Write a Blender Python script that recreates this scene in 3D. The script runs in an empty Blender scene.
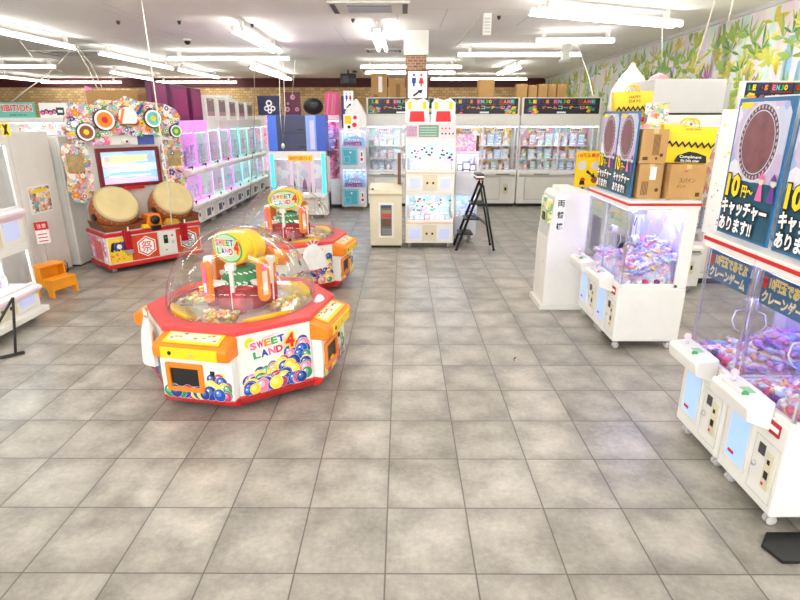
import bpy, bmesh, math, random
from mathutils import Vector, Matrix
R = math.radians
PI = math.pi
scene = bpy.context.scene
COL = scene.collection
random.seed(7)

# ------------------------------------------------------------------ camera
F = 550.0; HZ = 117.0; CAMH = 2.374
TH = math.atan((300 - HZ) / F); COST = math.cos(TH); SINT = math.sin(TH)
YAW = math.atan(2 / (F / COST))
cd = bpy.data.cameras.new('camera'); cam = bpy.data.objects.new('camera', cd); COL.objects.link(cam)
cam.location = (0, 0, CAMH); cam.rotation_euler = (PI / 2 - TH, 0, YAW)
cd.sensor_width = 36; cd.lens = 36 * F / 800; cd.clip_end = 200; cd.clip_start = 0.05
scene.camera = cam


def ray(x, y):
    u = (x - 400) / F; v = (300 - y) / F
    d = (u, COST + v * SINT, -SINT + v * COST)
    return (d[0] * math.cos(YAW) - d[1] * math.sin(YAW), d[0] * math.sin(YAW) + d[1] * math.cos(YAW), d[2])


def at(x, y, Y):                       # point at depth Y
    d = ray(x, y); t = Y / d[1]
    return Vector((d[0] * t, Y, CAMH + d[2] * t))


def atz(x, y, z):                      # point at height z
    d = ray(x, y); t = (z - CAMH) / d[2]
    return Vector((d[0] * t, d[1] * t, z))


# ------------------------------------------------------------------ materials
MATS = {}


def s2l(c):
    return tuple((v / 255 / 12.92 if v / 255 <= 0.04045 else ((v / 255 + 0.055) / 1.055) ** 2.4) for v in c)


def mat(name, rgb=(200, 200, 200), rough=0.5, metal=0.0, emit=0.0, ergb=None, noise=0.04, nscale=6.0, coat=0.0, spec=0.5):
    if name in MATS: return MATS[name]
    m = bpy.data.materials.new(name); m.use_nodes = True
    nt = m.node_tree; b = nt.nodes['Principled BSDF']
    c = s2l(rgb)
    b.inputs['Roughness'].default_value = rough; b.inputs['Metallic'].default_value = metal
    b.inputs['Specular IOR Level'].default_value = spec
    b.inputs['Coat Weight'].default_value = coat
    if noise > 0:
        tc = nt.nodes.new('ShaderNodeTexCoord'); n = nt.nodes.new('ShaderNodeTexNoise')
        n.inputs['Scale'].default_value = nscale; n.inputs['Detail'].default_value = 3
        nt.links.new(tc.outputs['Object'], n.inputs['Vector'])
        mx = nt.nodes.new('ShaderNodeMix'); mx.data_type = 'RGBA'
        mx.inputs[6].default_value = tuple(max(0, v * (1 - noise * 2)) for v in c) + (1,)
        mx.inputs[7].default_value = tuple(min(1, v * (1 + noise)) for v in c) + (1,)
        nt.links.new(n.outputs['Fac'], mx.inputs[0]); nt.links.new(mx.outputs[2], b.inputs['Base Color'])
    else:
        b.inputs['Base Color'].default_value = c + (1,)
    if emit > 0:
        b.inputs['Emission Color'].default_value = s2l(ergb or rgb) + (1,)
        b.inputs['Emission Strength'].default_value = emit
    MATS[name] = m
    return m


def ramp(nt, cols, interp='CONSTANT'):
    r = nt.nodes.new('ShaderNodeValToRGB'); r.color_ramp.interpolation = interp
    e = r.color_ramp.elements
    while len(e) > 1: e.remove(e[0])
    e[0].position = 0; e[0].color = s2l(cols[0]) + (1,)
    for i, c in enumerate(cols[1:], 1):
        k = e.new(i / len(cols)); k.color = s2l(c) + (1,)
    return r


def printmat(name, cols, scale=12.0, rough=0.35, stretch=(1, 1, 1), emit=0.0, seed=0.0):
    """a busy printed sheet: coloured cells of random hue from a palette"""
    if name in MATS: return MATS[name]
    m = bpy.data.materials.new(name); m.use_nodes = True; nt = m.node_tree; b = nt.nodes['Principled BSDF']
    tc = nt.nodes.new('ShaderNodeTexCoord'); mp = nt.nodes.new('ShaderNodeMapping')
    mp.inputs['Scale'].default_value = stretch; mp.inputs['Location'].default_value = (seed, seed * .7, seed * .3)
    v = nt.nodes.new('ShaderNodeTexVoronoi'); v.inputs['Scale'].default_value = scale
    nz = nt.nodes.new('ShaderNodeTexNoise'); nz.inputs['Scale'].default_value = scale * 1.3
    ad = nt.nodes.new('ShaderNodeVectorMath'); ad.operation = 'MULTIPLY_ADD'
    ad.inputs[1].default_value = (.12, .12, .12)
    nt.links.new(tc.outputs['Object'], mp.inputs['Vector']); nt.links.new(tc.outputs['Object'], nz.inputs['Vector'])
    nt.links.new(nz.outputs['Color'], ad.inputs[0]); nt.links.new(mp.outputs['Vector'], ad.inputs[2])
    nt.links.new(ad.outputs[0], v.inputs['Vector'])
    sp = nt.nodes.new('ShaderNodeSeparateColor'); nt.links.new(v.outputs['Color'], sp.inputs[0])
    r = ramp(nt, cols); nt.links.new(sp.outputs[0], r.inputs[0])
    nt.links.new(r.outputs[0], b.inputs['Base Color']); b.inputs['Roughness'].default_value = rough
    if emit:
        nt.links.new(r.outputs[0], b.inputs['Emission Color']); b.inputs['Emission Strength'].default_value = emit
    MATS[name] = m
    return m


def randmat(name, cols, rough=0.4):
    """each object that uses it takes a colour of its own from the palette"""
    if name in MATS: return MATS[name]
    m = bpy.data.materials.new(name); m.use_nodes = True; nt = m.node_tree; b = nt.nodes['Principled BSDF']
    oi = nt.nodes.new('ShaderNodeObjectInfo'); r = ramp(nt, cols)
    nt.links.new(oi.outputs['Random'], r.inputs[0])
    tc = nt.nodes.new('ShaderNodeTexCoord'); n = nt.nodes.new('ShaderNodeTexNoise'); n.inputs['Scale'].default_value = 40
    nt.links.new(tc.outputs['Object'], n.inputs['Vector'])
    r2 = ramp(nt, [(255, 255, 255), (255, 255, 255), (215, 205, 225), (250, 240, 250)])
    nt.links.new(n.outputs['Fac'], r2.inputs[0])
    mx = nt.nodes.new('ShaderNodeMix'); mx.data_type = 'RGBA'; mx.blend_type = 'MULTIPLY'; mx.inputs[0].default_value = 1
    nt.links.new(r.outputs[0], mx.inputs[6]); nt.links.new(r2.outputs[0], mx.inputs[7])
    nt.links.new(mx.outputs[2], b.inputs['Base Color']); b.inputs['Roughness'].default_value = rough
    MATS[name] = m
    return m


def glassmat(name, tint=(255, 255, 255), refl=0.9, rough=0.02, ior=1.45):
    if name in MATS: return MATS[name]
    m = bpy.data.materials.new(name); m.use_nodes = True; nt = m.node_tree
    nt.nodes.remove(nt.nodes['Principled BSDF']); out = nt.nodes['Material Output']
    t = nt.nodes.new('ShaderNodeBsdfTransparent'); t.inputs[0].default_value = s2l(tint) + (1,)
    g = nt.nodes.new('ShaderNodeBsdfGlossy'); g.inputs['Roughness'].default_value = rough
    lw = nt.nodes.new('ShaderNodeLayerWeight'); lw.inputs[0].default_value = .5
    pw = nt.nodes.new('ShaderNodeMath'); pw.operation = 'POWER'; pw.inputs[1].default_value = 2.6
    nt.links.new(lw.outputs['Facing'], pw.inputs[0])
    fr = nt.nodes.new('ShaderNodeMath'); fr.operation = 'MULTIPLY_ADD'; fr.inputs[1].default_value = .7; fr.inputs[2].default_value = .07
    nt.links.new(pw.outputs[0], fr.inputs[0])
    mu = nt.nodes.new('ShaderNodeMath'); mu.operation = 'MULTIPLY'; mu.inputs[1].default_value = refl
    mx = nt.nodes.new('ShaderNodeMixShader')
    nt.links.new(fr.outputs[0], mu.inputs[0]); nt.links.new(mu.outputs[0], mx.inputs[0])
    nt.links.new(t.outputs[0], mx.inputs[1]); nt.links.new(g.outputs[0], mx.inputs[2]); nt.links.new(mx.outputs[0], out.inputs[0])
    MATS[name] = m
    return m


WHITE = mat('white_painted_steel', (236, 236, 232), .35)
OFFW = mat('off_white_panel', (234, 233, 228), .45)
CREAM = mat('cream_panel', (224, 217, 192), .5)
GREY = mat('light_grey_panel', (205, 206, 206), .5)
DGREY = mat('dark_grey_plastic', (70, 70, 74), .5)
BLACK = mat('black_plastic', (22, 22, 24), .4, noise=.1)
RED = mat('red_plastic', (208, 36, 36), .35)
CORAL = mat('coral_rim_plastic', (222, 72, 74), .35)
DRED = mat('translucent_red_plastic', (176, 26, 44), .2)
ORANGE = mat('orange_plastic', (240, 132, 24), .3)
YELLOW = mat('yellow_plastic', (246, 208, 24), .35)
GREEN = mat('green_plastic', (46, 140, 80), .3)
BLUE = mat('blue_plastic', (38, 84, 200), .35)
CHROME = mat('chrome', (215, 215, 222), .35, .7, noise=0)
STEEL = mat('brushed_steel', (182, 182, 188), .4, .4)
CARD = mat('corrugated_cardboard', (190, 150, 96), .85, noise=.08)
CARDD = mat('cardboard_print', (96, 68, 44), .85)
TAPE = mat('packing_tape', (206, 176, 120), .3)
MAGENTA = mat('magenta_sheet', (134, 26, 96), .45)
PURPLE = mat('purple_sheet', (74, 40, 130), .45)
PINK = mat('pink_sheet', (246, 150, 200), .45)
CYAN = mat('cyan_panel', (70, 196, 214), .4)
NAVY = mat('navy_sheet', (22, 36, 84), .4)
TEALP = mat('teal_poster_sheet', (22, 84, 112), .35, noise=.15, nscale=3)
BLUEB = mat('blue_poster_border', (34, 106, 160), .35)
INKW = mat('white_ink', (250, 250, 250), .5, noise=0)
INKY = mat('yellow_ink', (252, 214, 30), .5, noise=0)
INKK = mat('black_ink', (18, 18, 20), .5, noise=0)
INKR = mat('red_ink', (214, 34, 40), .5, noise=0)
INKB = mat('blue_ink', (30, 60, 170), .5, noise=0)
INKG = mat('green_ink', (60, 170, 90), .5, noise=0)
INKO = mat('orange_ink', (244, 140, 40), .5, noise=0)
INKP = mat('pink_ink', (240, 110, 170), .5, noise=0)
WOODD = mat('dark_drum_wood', (120, 62, 28), .4, noise=.15)
WOOD = mat('drum_wood', (172, 96, 44), .35, noise=.15)
SKIN = mat('drum_head_hide', (214, 196, 144), .5, noise=.12, nscale=4)
BAGW = mat('white_plastic_film', (240, 240, 238), .3, noise=.08, nscale=14)
RUB = mat('black_rubber', (24, 24, 26), .7)
LAMP = mat('fluorescent_tube_glow', (255, 255, 255), .5, emit=12, ergb=(255, 250, 240), noise=0)
LEDW = mat('white_led_strip_glow', (255, 255, 255), .5, emit=20, ergb=(240, 248, 255), noise=0)
LEDV = mat('violet_led_strip_glow', (220, 210, 255), .5, emit=28, ergb=(192, 188, 255), noise=0)
LEDP = mat('pink_led_strip_glow', (255, 160, 240), .5, emit=24, ergb=(255, 190, 245), noise=0)
LEDC = mat('cyan_led_strip_glow', (150, 240, 250), .5, emit=24, ergb=(200, 244, 252), noise=0)
LEDG = mat('mint_led_strip_glow', (170, 250, 220), .5, emit=24, ergb=(205, 252, 236), noise=0)
LITB = mat('lit_prize_door', (170, 200, 245), .3, emit=.35, ergb=(150, 195, 255), noise=0)
GLASS = glassmat('clear_acrylic', (250, 251, 252), .55)
DOME = glassmat('clear_dome_acrylic', (252, 252, 252), .75, .03)
POST = glassmat('frosted_clear_post', (244, 242, 252), 4, .25)

PASTEL = [(250, 240, 245), (250, 170, 205), (160, 190, 245), (250, 225, 120), (190, 160, 235), (240, 110, 160), (170, 225, 235), (255, 255, 255), (250, 190, 130)]
PRINT1 = printmat('pastel_prize_print', [(250, 250, 250), (250, 228, 130), (240, 170, 190), (170, 215, 235), (245, 245, 240), (220, 120, 120), (190, 225, 190)], 9)
PRINT2 = printmat('cool_prize_print', [(250, 252, 252), (200, 230, 240), (170, 200, 235), (240, 240, 250), (225, 190, 220), (190, 230, 215)], 10)
PRINT3 = printmat('warm_prize_print', [(250, 240, 210), (240, 190, 90), (230, 120, 90), (250, 250, 245), (200, 160, 110), (250, 220, 120)], 10)
PRINT4 = printmat('festival_print', [(226, 120, 96), (240, 210, 130), (120, 170, 196), (245, 240, 232), (232, 170, 180), (150, 196, 176), (140, 110, 120), (244, 236, 220), (250, 245, 238)], 19)
PRINT5 = printmat('pink_floral_print', [(250, 220, 232), (244, 150, 186), (250, 250, 250), (232, 110, 150), (200, 180, 225)], 13)
PRINT6 = printmat('blue_poster_wash', [(190, 200, 224), (205, 200, 226), (224, 226, 238), (150, 176, 212), (196, 180, 214)], 5)


# ------------------------------------------------------------------ mesh builder
class MB:
    def __init__(s): s.v = []; s.f = []; s.m = []; s.mats = []; s.sm = []

    def mi(s, m):
        if m not in s.mats: s.mats.append(m)
        return s.mats.index(m)

    def add(s, vs, fs, m, smooth=False, M=None):
        o = len(s.v); k = s.mi(m)
        s.v += [tuple(M @ Vector(v)) if M is not None else tuple(v) for v in vs]
        for f in fs: s.f.append(tuple(i + o for i in f)); s.m.append(k); s.sm.append(smooth)
        return s

    def box(s, x0, x1, y0, y1, z0, z1, m, M=None):
        vs = [(x0, y0, z0), (x1, y0, z0), (x1, y1, z0), (x0, y1, z0), (x0, y0, z1), (x1, y0, z1), (x1, y1, z1), (x0, y1, z1)]
        return s.add(vs, [(0, 3, 2, 1), (4, 5, 6, 7), (0, 1, 5, 4), (1, 2, 6, 5), (2, 3, 7, 6), (3, 0, 4, 7)], m, False, M)

    def prism(s, pts, a0, a1, m, axis='z', M=None):      # polygon in the plane across `axis`
        n = len(pts)
        def p(q, a): return {'z': (q[0], q[1], a), 'y': (q[0], a, q[1]), 'x': (a, q[0], q[1])}[axis]
        vs = [p(q, a0) for q in pts] + [p(q, a1) for q in pts]
        fs = [tuple(range(n - 1, -1, -1)), tuple(range(n, 2 * n))] + [(i, (i + 1) % n, n + (i + 1) % n, n + i) for i in range(n)]
        return s.add(vs, fs, m, False, M)

    def loft(s, rings, m, cap=True, smooth=False, M=None):
        n = len(rings[0]); vs = [p for r in rings for p in r]; fs = []
        for k in range(len(rings) - 1):
            for i in range(n):
                j = (i + 1) % n
                fs.append((k * n + i, k * n + j, (k + 1) * n + j, (k + 1) * n + i))
        if cap: fs += [tuple(range(n - 1, -1, -1)), tuple(range((len(rings) - 1) * n, len(rings) * n))]
        return s.add(vs, fs, m, smooth, M)

    def lathe(s, prof, m, n=24, M=None, smooth=True, cap=True):       # prof: (r,z)
        rings = [[(r * math.cos(2 * PI * i / n), r * math.sin(2 * PI * i / n), z) for i in range(n)] for r, z in prof]
        return s.loft(rings, m, cap, smooth, M)

    def tube(s, pts, r, m, n=8, smooth=True):
        pts = [Vector(p) for p in pts]; rings = []
        for i, p in enumerate(pts):
            d = (pts[min(i + 1, len(pts) - 1)] - pts[max(i - 1, 0)]).normalized()
            a = d.cross(Vector((0, 0, 1)) if abs(d.z) < .95 else Vector((1, 0, 0))).normalized(); b = d.cross(a)
            rings.append([tuple(p + r * (math.cos(t) * a + math.sin(t) * b)) for t in [2 * PI * k / n for k in range(n)]])
        return s.loft(rings, m, True, smooth)

    def sphere(s, c, r, m, n=12, k=8, sc=(1, 1, 1)):
        prof = [(max(1e-4, math.sin(PI * i / k)) * r, -math.cos(PI * i / k) * r) for i in range(k + 1)]
        return s.lathe(prof, m, n, Matrix.Translation(c) @ Matrix.Diagonal((*sc, 1)))

    def disc(s, cx, cz, r, m, y, n=14, sx=1, M=None):      # flat print facing -y
        vs = [(cx + sx * r * math.cos(2 * PI * i / n), y, cz + r * math.sin(2 * PI * i / n)) for i in range(n)]
        return s.add(vs, [tuple(range(n))], m, False, M)

    def build(s, name, parent=None, bevel=0, seg=2, loc=None):
        me = bpy.data.meshes.new(name); me.from_pydata(s.v, [], s.f)
        for m in s.mats: me.materials.append(m)
        me.polygons.foreach_set('material_index', s.m); me.polygons.foreach_set('use_smooth', s.sm)
        me.update()
        o = bpy.data.objects.new(name, me); COL.objects.link(o)
        if parent is not None: o.parent = parent
        if loc is not None: o.location = loc
        if bevel:
            b = o.modifiers.new('bevel', 'BEVEL'); b.width = bevel; b.segments = seg; b.limit_method = 'ANGLE'; b.angle_limit = R(35)
            b.harden_normals = False
        return o


def tag(o, label=None, cat=None, group=None, kind=None):
    if label: o['label'] = label
    if cat: o['category'] = cat
    if group: o['group'] = group
    if kind: o['kind'] = kind
    return o


def thing(name, label, cat, loc=(0, 0, 0), rz=0, group=None):
    o = bpy.data.objects.new(name, None); COL.objects.link(o); o.empty_display_size = .1
    o.location = loc; o.rotation_euler = (0, 0, R(rz))
    return tag(o, label, cat, group)


def lab(o, label): o['label'] = label; return o


def dup(root, loc, rz, label=None, group=None, rot=None):
    def cp(o, parent):
        c = o.copy(); COL.objects.link(c)
        if parent is not None: c.parent = parent
        for ch in list(o.children): cp(ch, c)
        return c
    r = cp(root, None); r.location = loc; r.rotation_euler = rot if rot else (0, 0, R(rz))
    if label: r['label'] = label
    if group: r['group'] = group
    return r


def struct(o): o['kind'] = 'structure'; return o


_tc = {}


def text_mesh(body, bold, resu=2):
    """(verts, faces) of a text, centred, in the plane x-z facing -y, unit cap height"""
    key = (body, bold)
    if key in _tc: return _tc[key]
    c = bpy.data.curves.new('t', 'FONT'); c.body = body; c.size = 1; c.resolution_u = resu; c.offset = bold
    c.align_x = 'CENTER'; c.align_y = 'CENTER'
    o = bpy.data.objects.new('t', c); COL.objects.link(o)
    bpy.context.view_layer.update()
    me = bpy.data.meshes.new_from_object(o.evaluated_get(bpy.context.evaluated_depsgraph_get()))
    vs = [(v.co.x, 0, v.co.y) for v in me.vertices]; fs = [tuple(p.vertices) for p in me.polygons]
    bpy.data.objects.remove(o); bpy.data.curves.remove(c); bpy.data.meshes.remove(me)
    _tc[key] = (vs, fs)
    return vs, fs


def fit_text(mb, body, cx, cz, w, h, y, m, bold=.01, outline=None, ob=.05, M=None, tilt=0):
    """put lettering into a mesh so that it fills w x h; outline = material of a wider copy behind"""
    base = text_mesh(body, bold)[0]
    if not base: return
    x0 = min(v[0] for v in base); x1 = max(v[0] for v in base); z0 = min(v[2] for v in base); z1 = max(v[2] for v in base)
    kx = w / (x1 - x0); kz = h / (z1 - z0); mx = (x0 + x1) / 2; mz = (z0 + z1) / 2
    ca, sa = math.cos(R(tilt)), math.sin(R(tilt))
    def put(vs, fs, yy, mm):
        out = []
        for v in vs:
            a = (v[0] - mx) * kx; b = (v[2] - mz) * kz
            out.append((cx + a * ca - b * sa, yy, cz + a * sa + b * ca))
        mb.add(out, fs, mm, False, M)
    if outline:
        vs, fs = text_mesh(body, bold + ob); put(vs, fs, y + .0015, outline)
    put(*text_mesh(body, bold), y, m)

# ------------------------------------------------------------------ setting
def floor_mat():
    m = bpy.data.materials.new('stone_look_floor_tile'); m.use_nodes = True; nt = m.node_tree; b = nt.nodes['Principled BSDF']
    tc = nt.nodes.new('ShaderNodeTexCoord'); sep = nt.nodes.new('ShaderNodeSeparateXYZ'); nt.links.new(tc.outputs['Object'], sep.inputs[0])
    TX, TY, OX, OY = .498, .533, -.09, 2.385
    def math_(op, a, bb=None, c=None):
        n = nt.nodes.new('ShaderNodeMath'); n.operation = op
        for i, q in enumerate((a, bb, c)):
            if q is None: continue
            if isinstance(q, (int, float)): n.inputs[i].default_value = q
            else: nt.links.new(q, n.inputs[i])
        return n.outputs[0]
    fx = math_('DIVIDE', math_('SUBTRACT', sep.outputs[0], OX), TX); fy = math_('DIVIDE', math_('SUBTRACT', sep.outputs[1], OY), TY)
    dx = math_('MULTIPLY', math_('PINGPONG', fx, .5), TX); dy = math_('MULTIPLY', math_('PINGPONG', fy, .5), TY)
    d = math_('MINIMUM', dx, dy)
    groove = nt.nodes.new('ShaderNodeMapRange'); groove.inputs[1].default_value = .001; groove.inputs[2].default_value = .0065
    nt.links.new(d, groove.inputs[0])
    edge = nt.nodes.new('ShaderNodeMapRange'); edge.inputs[1].default_value = .0; edge.inputs[2].default_value = .13
    nt.links.new(d, edge.inputs[0])
    cell = nt.nodes.new('ShaderNodeCombineXYZ'); nt.links.new(math_('FLOOR', fx), cell.inputs[0]); nt.links.new(math_('FLOOR', fy), cell.inputs[1])
    wn = nt.nodes.new('ShaderNodeTexWhiteNoise'); wn.noise_dimensions = '3D'; nt.links.new(cell.outputs[0], wn.inputs[0])
    off = nt.nodes.new('ShaderNodeVectorMath'); off.operation = 'MULTIPLY_ADD'; off.inputs[1].default_value = (9, 9, 9)
    nt.links.new(wn.outputs['Color'], off.inputs[0]); nt.links.new(tc.outputs['Object'], off.inputs[2])
    n1 = nt.nodes.new('ShaderNodeTexNoise'); n1.inputs['Scale'].default_value = 3.4; n1.inputs['Detail'].default_value = 4; n1.inputs['Roughness'].default_value = .5
    nt.links.new(off.outputs[0], n1.inputs['Vector'])
    n2 = nt.nodes.new('ShaderNodeTexNoise'); n2.inputs['Scale'].default_value = 26; n2.inputs['Detail'].default_value = 5
    n2.inputs['Roughness'].default_value = .7
    nt.links.new(tc.outputs['Object'], n2.inputs['Vector'])
    r = nt.nodes.new('ShaderNodeValToRGB'); e = r.color_ramp.elements
    e[0].position = .26; e[0].color = s2l((118, 115, 108)) + (1,); e[1].position = .66; e[1].color = s2l((190, 186, 176)) + (1,)
    k = e.new(.45); k.color = s2l((156, 152, 143)) + (1,)
    nt.links.new(math_('ADD', math_('MULTIPLY', n1.outputs['Fac'], .66), math_('MULTIPLY', n2.outputs['Fac'], .34)), r.inputs[0])
    tv = nt.nodes.new('ShaderNodeMapRange'); tv.inputs[3].default_value = .86; tv.inputs[4].default_value = 1.05
    nt.links.new(wn.outputs['Value'], tv.inputs[0])
    ed = nt.nodes.new('ShaderNodeMapRange'); ed.inputs[3].default_value = .8; ed.inputs[4].default_value = 1.0
    nt.links.new(edge.outputs[0], ed.inputs[0])
    sc = math_('MULTIPLY', tv.outputs[0], ed.outputs[0])
    vm = nt.nodes.new('ShaderNodeVectorMath'); vm.operation = 'SCALE'; nt.links.new(r.outputs[0], vm.inputs[0]); nt.links.new(sc, vm.inputs[3])
    mx = nt.nodes.new('ShaderNodeMix'); mx.data_type = 'RGBA'; mx.inputs[6].default_value = s2l((84, 78, 72)) + (1,)
    nt.links.new(groove.outputs[0], mx.inputs[0]); nt.links.new(vm.outputs[0], mx.inputs[7])
    nt.links.new(mx.outputs[2], b.inputs['Base Color'])
    rr = nt.nodes.new('ShaderNodeMapRange'); rr.inputs[3].default_value = .26; rr.inputs[4].default_value = .32
    nt.links.new(n1.outputs['Fac'], rr.inputs[0]); nt.links.new(rr.outputs[0], b.inputs['Roughness'])
    bp = nt.nodes.new('ShaderNodeBump'); bp.inputs['Strength'].default_value = .25; bp.inputs['Distance'].default_value = .004
    nt.links.new(groove.outputs[0], bp.inputs['Height']); nt.links.new(bp.outputs[0], b.inputs['Normal'])
    return m


CEIL = 4.04
XL = -20.0
def xr(Y): return 5.27 + .045 * Y
YB = 26.8
fl = MB().box(XL, 8, -6, YB + .2, -.1, 0, floor_mat()).build('floor'); struct(fl)

cm = mat('ceiling_board', (246, 243, 243), .8, noise=.02, nscale=1.2)
nt = cm.node_tree
ce = MB().box(XL, 8, -6, YB + .2, CEIL, CEIL + .1, cm)
lm = mat('ceiling_joint', (198, 194, 190), .8, noise=0)
rnd = random.Random(3)
for k in range(46):                     # board joints and small grilles of the ceiling
    x = rnd.uniform(-9, 5.5); y = rnd.uniform(9, 24)
    if rnd.random() < .5: ce.box(x, x + rnd.uniform(.5, 2.4), y, y + .012, CEIL - .001, CEIL, lm)
    else: ce.box(x, x + .012, y, y + rnd.uniform(.6, 3), CEIL - .001, CEIL, lm)
struct(ce.build('ceiling'))


def brick_mat(name, c1, c2, mortar, scale):
    m = bpy.data.materials.new(name); m.use_nodes = True; nt = m.node_tree; b = nt.nodes['Principled BSDF']
    tc = nt.nodes.new('ShaderNodeTexCoord'); mp = nt.nodes.new('ShaderNodeMapping'); mp.inputs['Rotation'].default_value = (R(90), 0, 0)
    br = nt.nodes.new('ShaderNodeTexBrick'); br.inputs['Color1'].default_value = s2l(c1) + (1,); br.inputs['Color2'].default_value = s2l(c2) + (1,)
    br.inputs['Mortar'].default_value = s2l(mortar) + (1,); br.inputs['Scale'].default_value = scale
    nt.links.new(tc.outputs['Object'], mp.inputs[0]); nt.links.new(mp.outputs[0], br.inputs['Vector'])
    nt.links.new(br.outputs['Color'], b.inputs['Base Color']); b.inputs['Roughness'].default_value = .8
    return m


BRICKY = brick_mat('tan_brick_paper', (232, 204, 150), (200, 166, 116), (166, 132, 96), 2.2)
BRICKR = brick_mat('brown_brick_paper', (124, 88, 66), (158, 118, 90), (190, 176, 160), 4.5)
struct(MB().box(XL, 8, YB, YB + .2, 0, CEIL, BRICKY).build('wall_back'))
struct(MB().box(XL, 6.6, YB - .12, YB, 3.66, CEIL, mat('maroon_painted_fascia', (84, 22, 30), .6)).build('trim_1'))
struct(MB().box(XL - .2, XL, -6, YB, 0, CEIL, OFFW).build('wall_left'))
wr = MB().prism([(xr(-6), -6), (xr(-6) + .2, -6), (xr(YB) + .2, YB), (xr(YB), YB)], 0, CEIL, OFFW)
struct(wr.build('wall_right'))
# ceiling edge strip along the right wall
struct(MB().prism([(xr(-6) - .05, -6), (xr(-6), -6), (xr(YB), YB), (xr(YB) - .05, YB)], CEIL - .06, CEIL, GREY).build('trim_2'))

# mural of leaves: a sheet on the right wall with painted leaf shapes
mb = MB()
mw = bpy.data.materials.new('mural_wash'); mw.use_nodes = True; nt = mw.node_tree; b = nt.nodes['Principled BSDF']
tc = nt.nodes.new('ShaderNodeTexCoord'); mp = nt.nodes.new('ShaderNodeMapping'); mp.inputs['Scale'].default_value = (1, 1.6, .25)
nz = nt.nodes.new('ShaderNodeTexNoise'); nz.inputs['Scale'].default_value = 1.5; nz.inputs['Detail'].default_value = 4
nt.links.new(tc.outputs['Object'], mp.inputs[0]); nt.links.new(mp.outputs[0], nz.inputs['Vector'])
rp = ramp(nt, [(235, 242, 244), (235, 242, 244), (214, 232, 246), (235, 245, 240), (205, 230, 225), (235, 240, 235), (240, 215, 235), (220, 235, 190), (235, 240, 240), (235, 240, 240)], 'LINEAR')
nt.links.new(nz.outputs['Fac'], rp.inputs[0]); nt.links.new(rp.outputs[0], b.inputs['Base Color']); b.inputs['Roughness'].default_value = .6
dr = Vector((.045, 1, 0)).normalized()
def wallp(Y, z, off): return (xr(Y) - off, Y, z)
mb.add([wallp(6, 1.6, .004), wallp(YB - .13, 1.6, .004), wallp(YB - .13, CEIL - .06, .004), wallp(6, CEIL - .06, .004)], [(0, 1, 2, 3)], mw)
rnd = random.Random(11)
lc = [mat('mural_paint_%s' % n, c, .6, noise=.1, nscale=3) for n, c in dict(lime=(208, 220, 96), leaf=(160, 196, 96), forest=(96, 158, 96), lemon=(238, 226, 96), sky=(150, 200, 236), rose=(236, 186, 218), lilac=(196, 170, 220), aqua=(176, 216, 210), berry=(190, 110, 180)).items()]
for k in range(34):                    # trunks and washes
    Y = rnd.uniform(7, YB - .6); w = rnd.uniform(.08, .22); z0 = rnd.uniform(1.9, 3); z1 = z0 + rnd.uniform(.6, 1.6); z1 = min(z1, CEIL - .1); s = rnd.uniform(-.1, .1)
    m = rnd.choice([lc[4], lc[5], lc[5], lc[6], lc[7], lc[4], lc[3]])
    mb.add([wallp(Y, z0, .006), wallp(Y + w, z0, .006), wallp(Y + w + s, z1, .006), wallp(Y + s, z1, .006)], [(0, 1, 2, 3)], m)
for k in range(430):                   # fans of leaves
    Y = rnd.uniform(7.2, YB - .6); z = rnd.uniform(2.0, CEIL - .25)
    m = rnd.choice([lc[0], lc[0], lc[1], lc[1], lc[2], lc[3], lc[0], lc[8] if rnd.random() < .3 else lc[1]])
    for q in range(rnd.randint(4, 8)):
        a = R(rnd.uniform(-20, 200)); L = rnd.uniform(.16, .42); wd = L * rnd.uniform(.06, .13)
        ca, sa = math.cos(a), math.sin(a); pts = []
        for (u, v) in [(0, 0), (.25, .7), (.55, 1), (.8, .6), (1, 0), (.8, -.6), (.55, -1), (.25, -.7)]:
            pts.append((Y + u * L * ca - v * wd * sa, min(CEIL - .08, z + u * L * sa + v * wd * ca)))
        o_ = .008 + .0004 * (k % 10)
        mb.add([wallp(p[0], p[1], o_) for p in pts], [tuple(range(8))], m)
mu = mb.build('wall_mural'); tag(mu, 'long painted mural of lime leaves and pastel stems on the right wall', 'mural')

# ------------------------------------------------------------------ ceiling fittings
def light_fixture(p0, p1, n, label, group='fluorescent ceiling lights'):
    p0 = Vector(p0); p1 = Vector(p1); L = (p1 - p0).length; d = (p1 - p0).normalized()
    t = thing('ceiling_light', label, 'ceiling light', tuple((p0 + p1) / 2), math.degrees(math.atan2(d.y, d.x)), group)
    w = .06 if n == 1 else .14
    MB().box(-L / 2, L / 2, -.025 * n * n, .025 * n * n, .052, .075, WHITE).build('housing', t, .004)
    for q in (-.4, .4): MB().box(q * L - .04, q * L + .04, -.03, .03, .075, CEIL - p0.z, WHITE).build('hanger', t)
    for k in range(n):
        yy = 0 if n == 1 else (-.085 + .17 * k)
        MB().tube([(-L / 2 + .03, yy, 0), (L / 2 - .03, yy, 0)], .036, LAMP, 10).build('tube', t)
        MB().box(-L / 2, -L / 2 + .04, yy - .03, yy + .03, -.02, .05, OFFW).build('lamp_holder', t)
        MB().box(L / 2 - .04, L / 2, yy - .03, yy + .03, -.02, .05, OFFW).build('lamp_holder', t)


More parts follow.
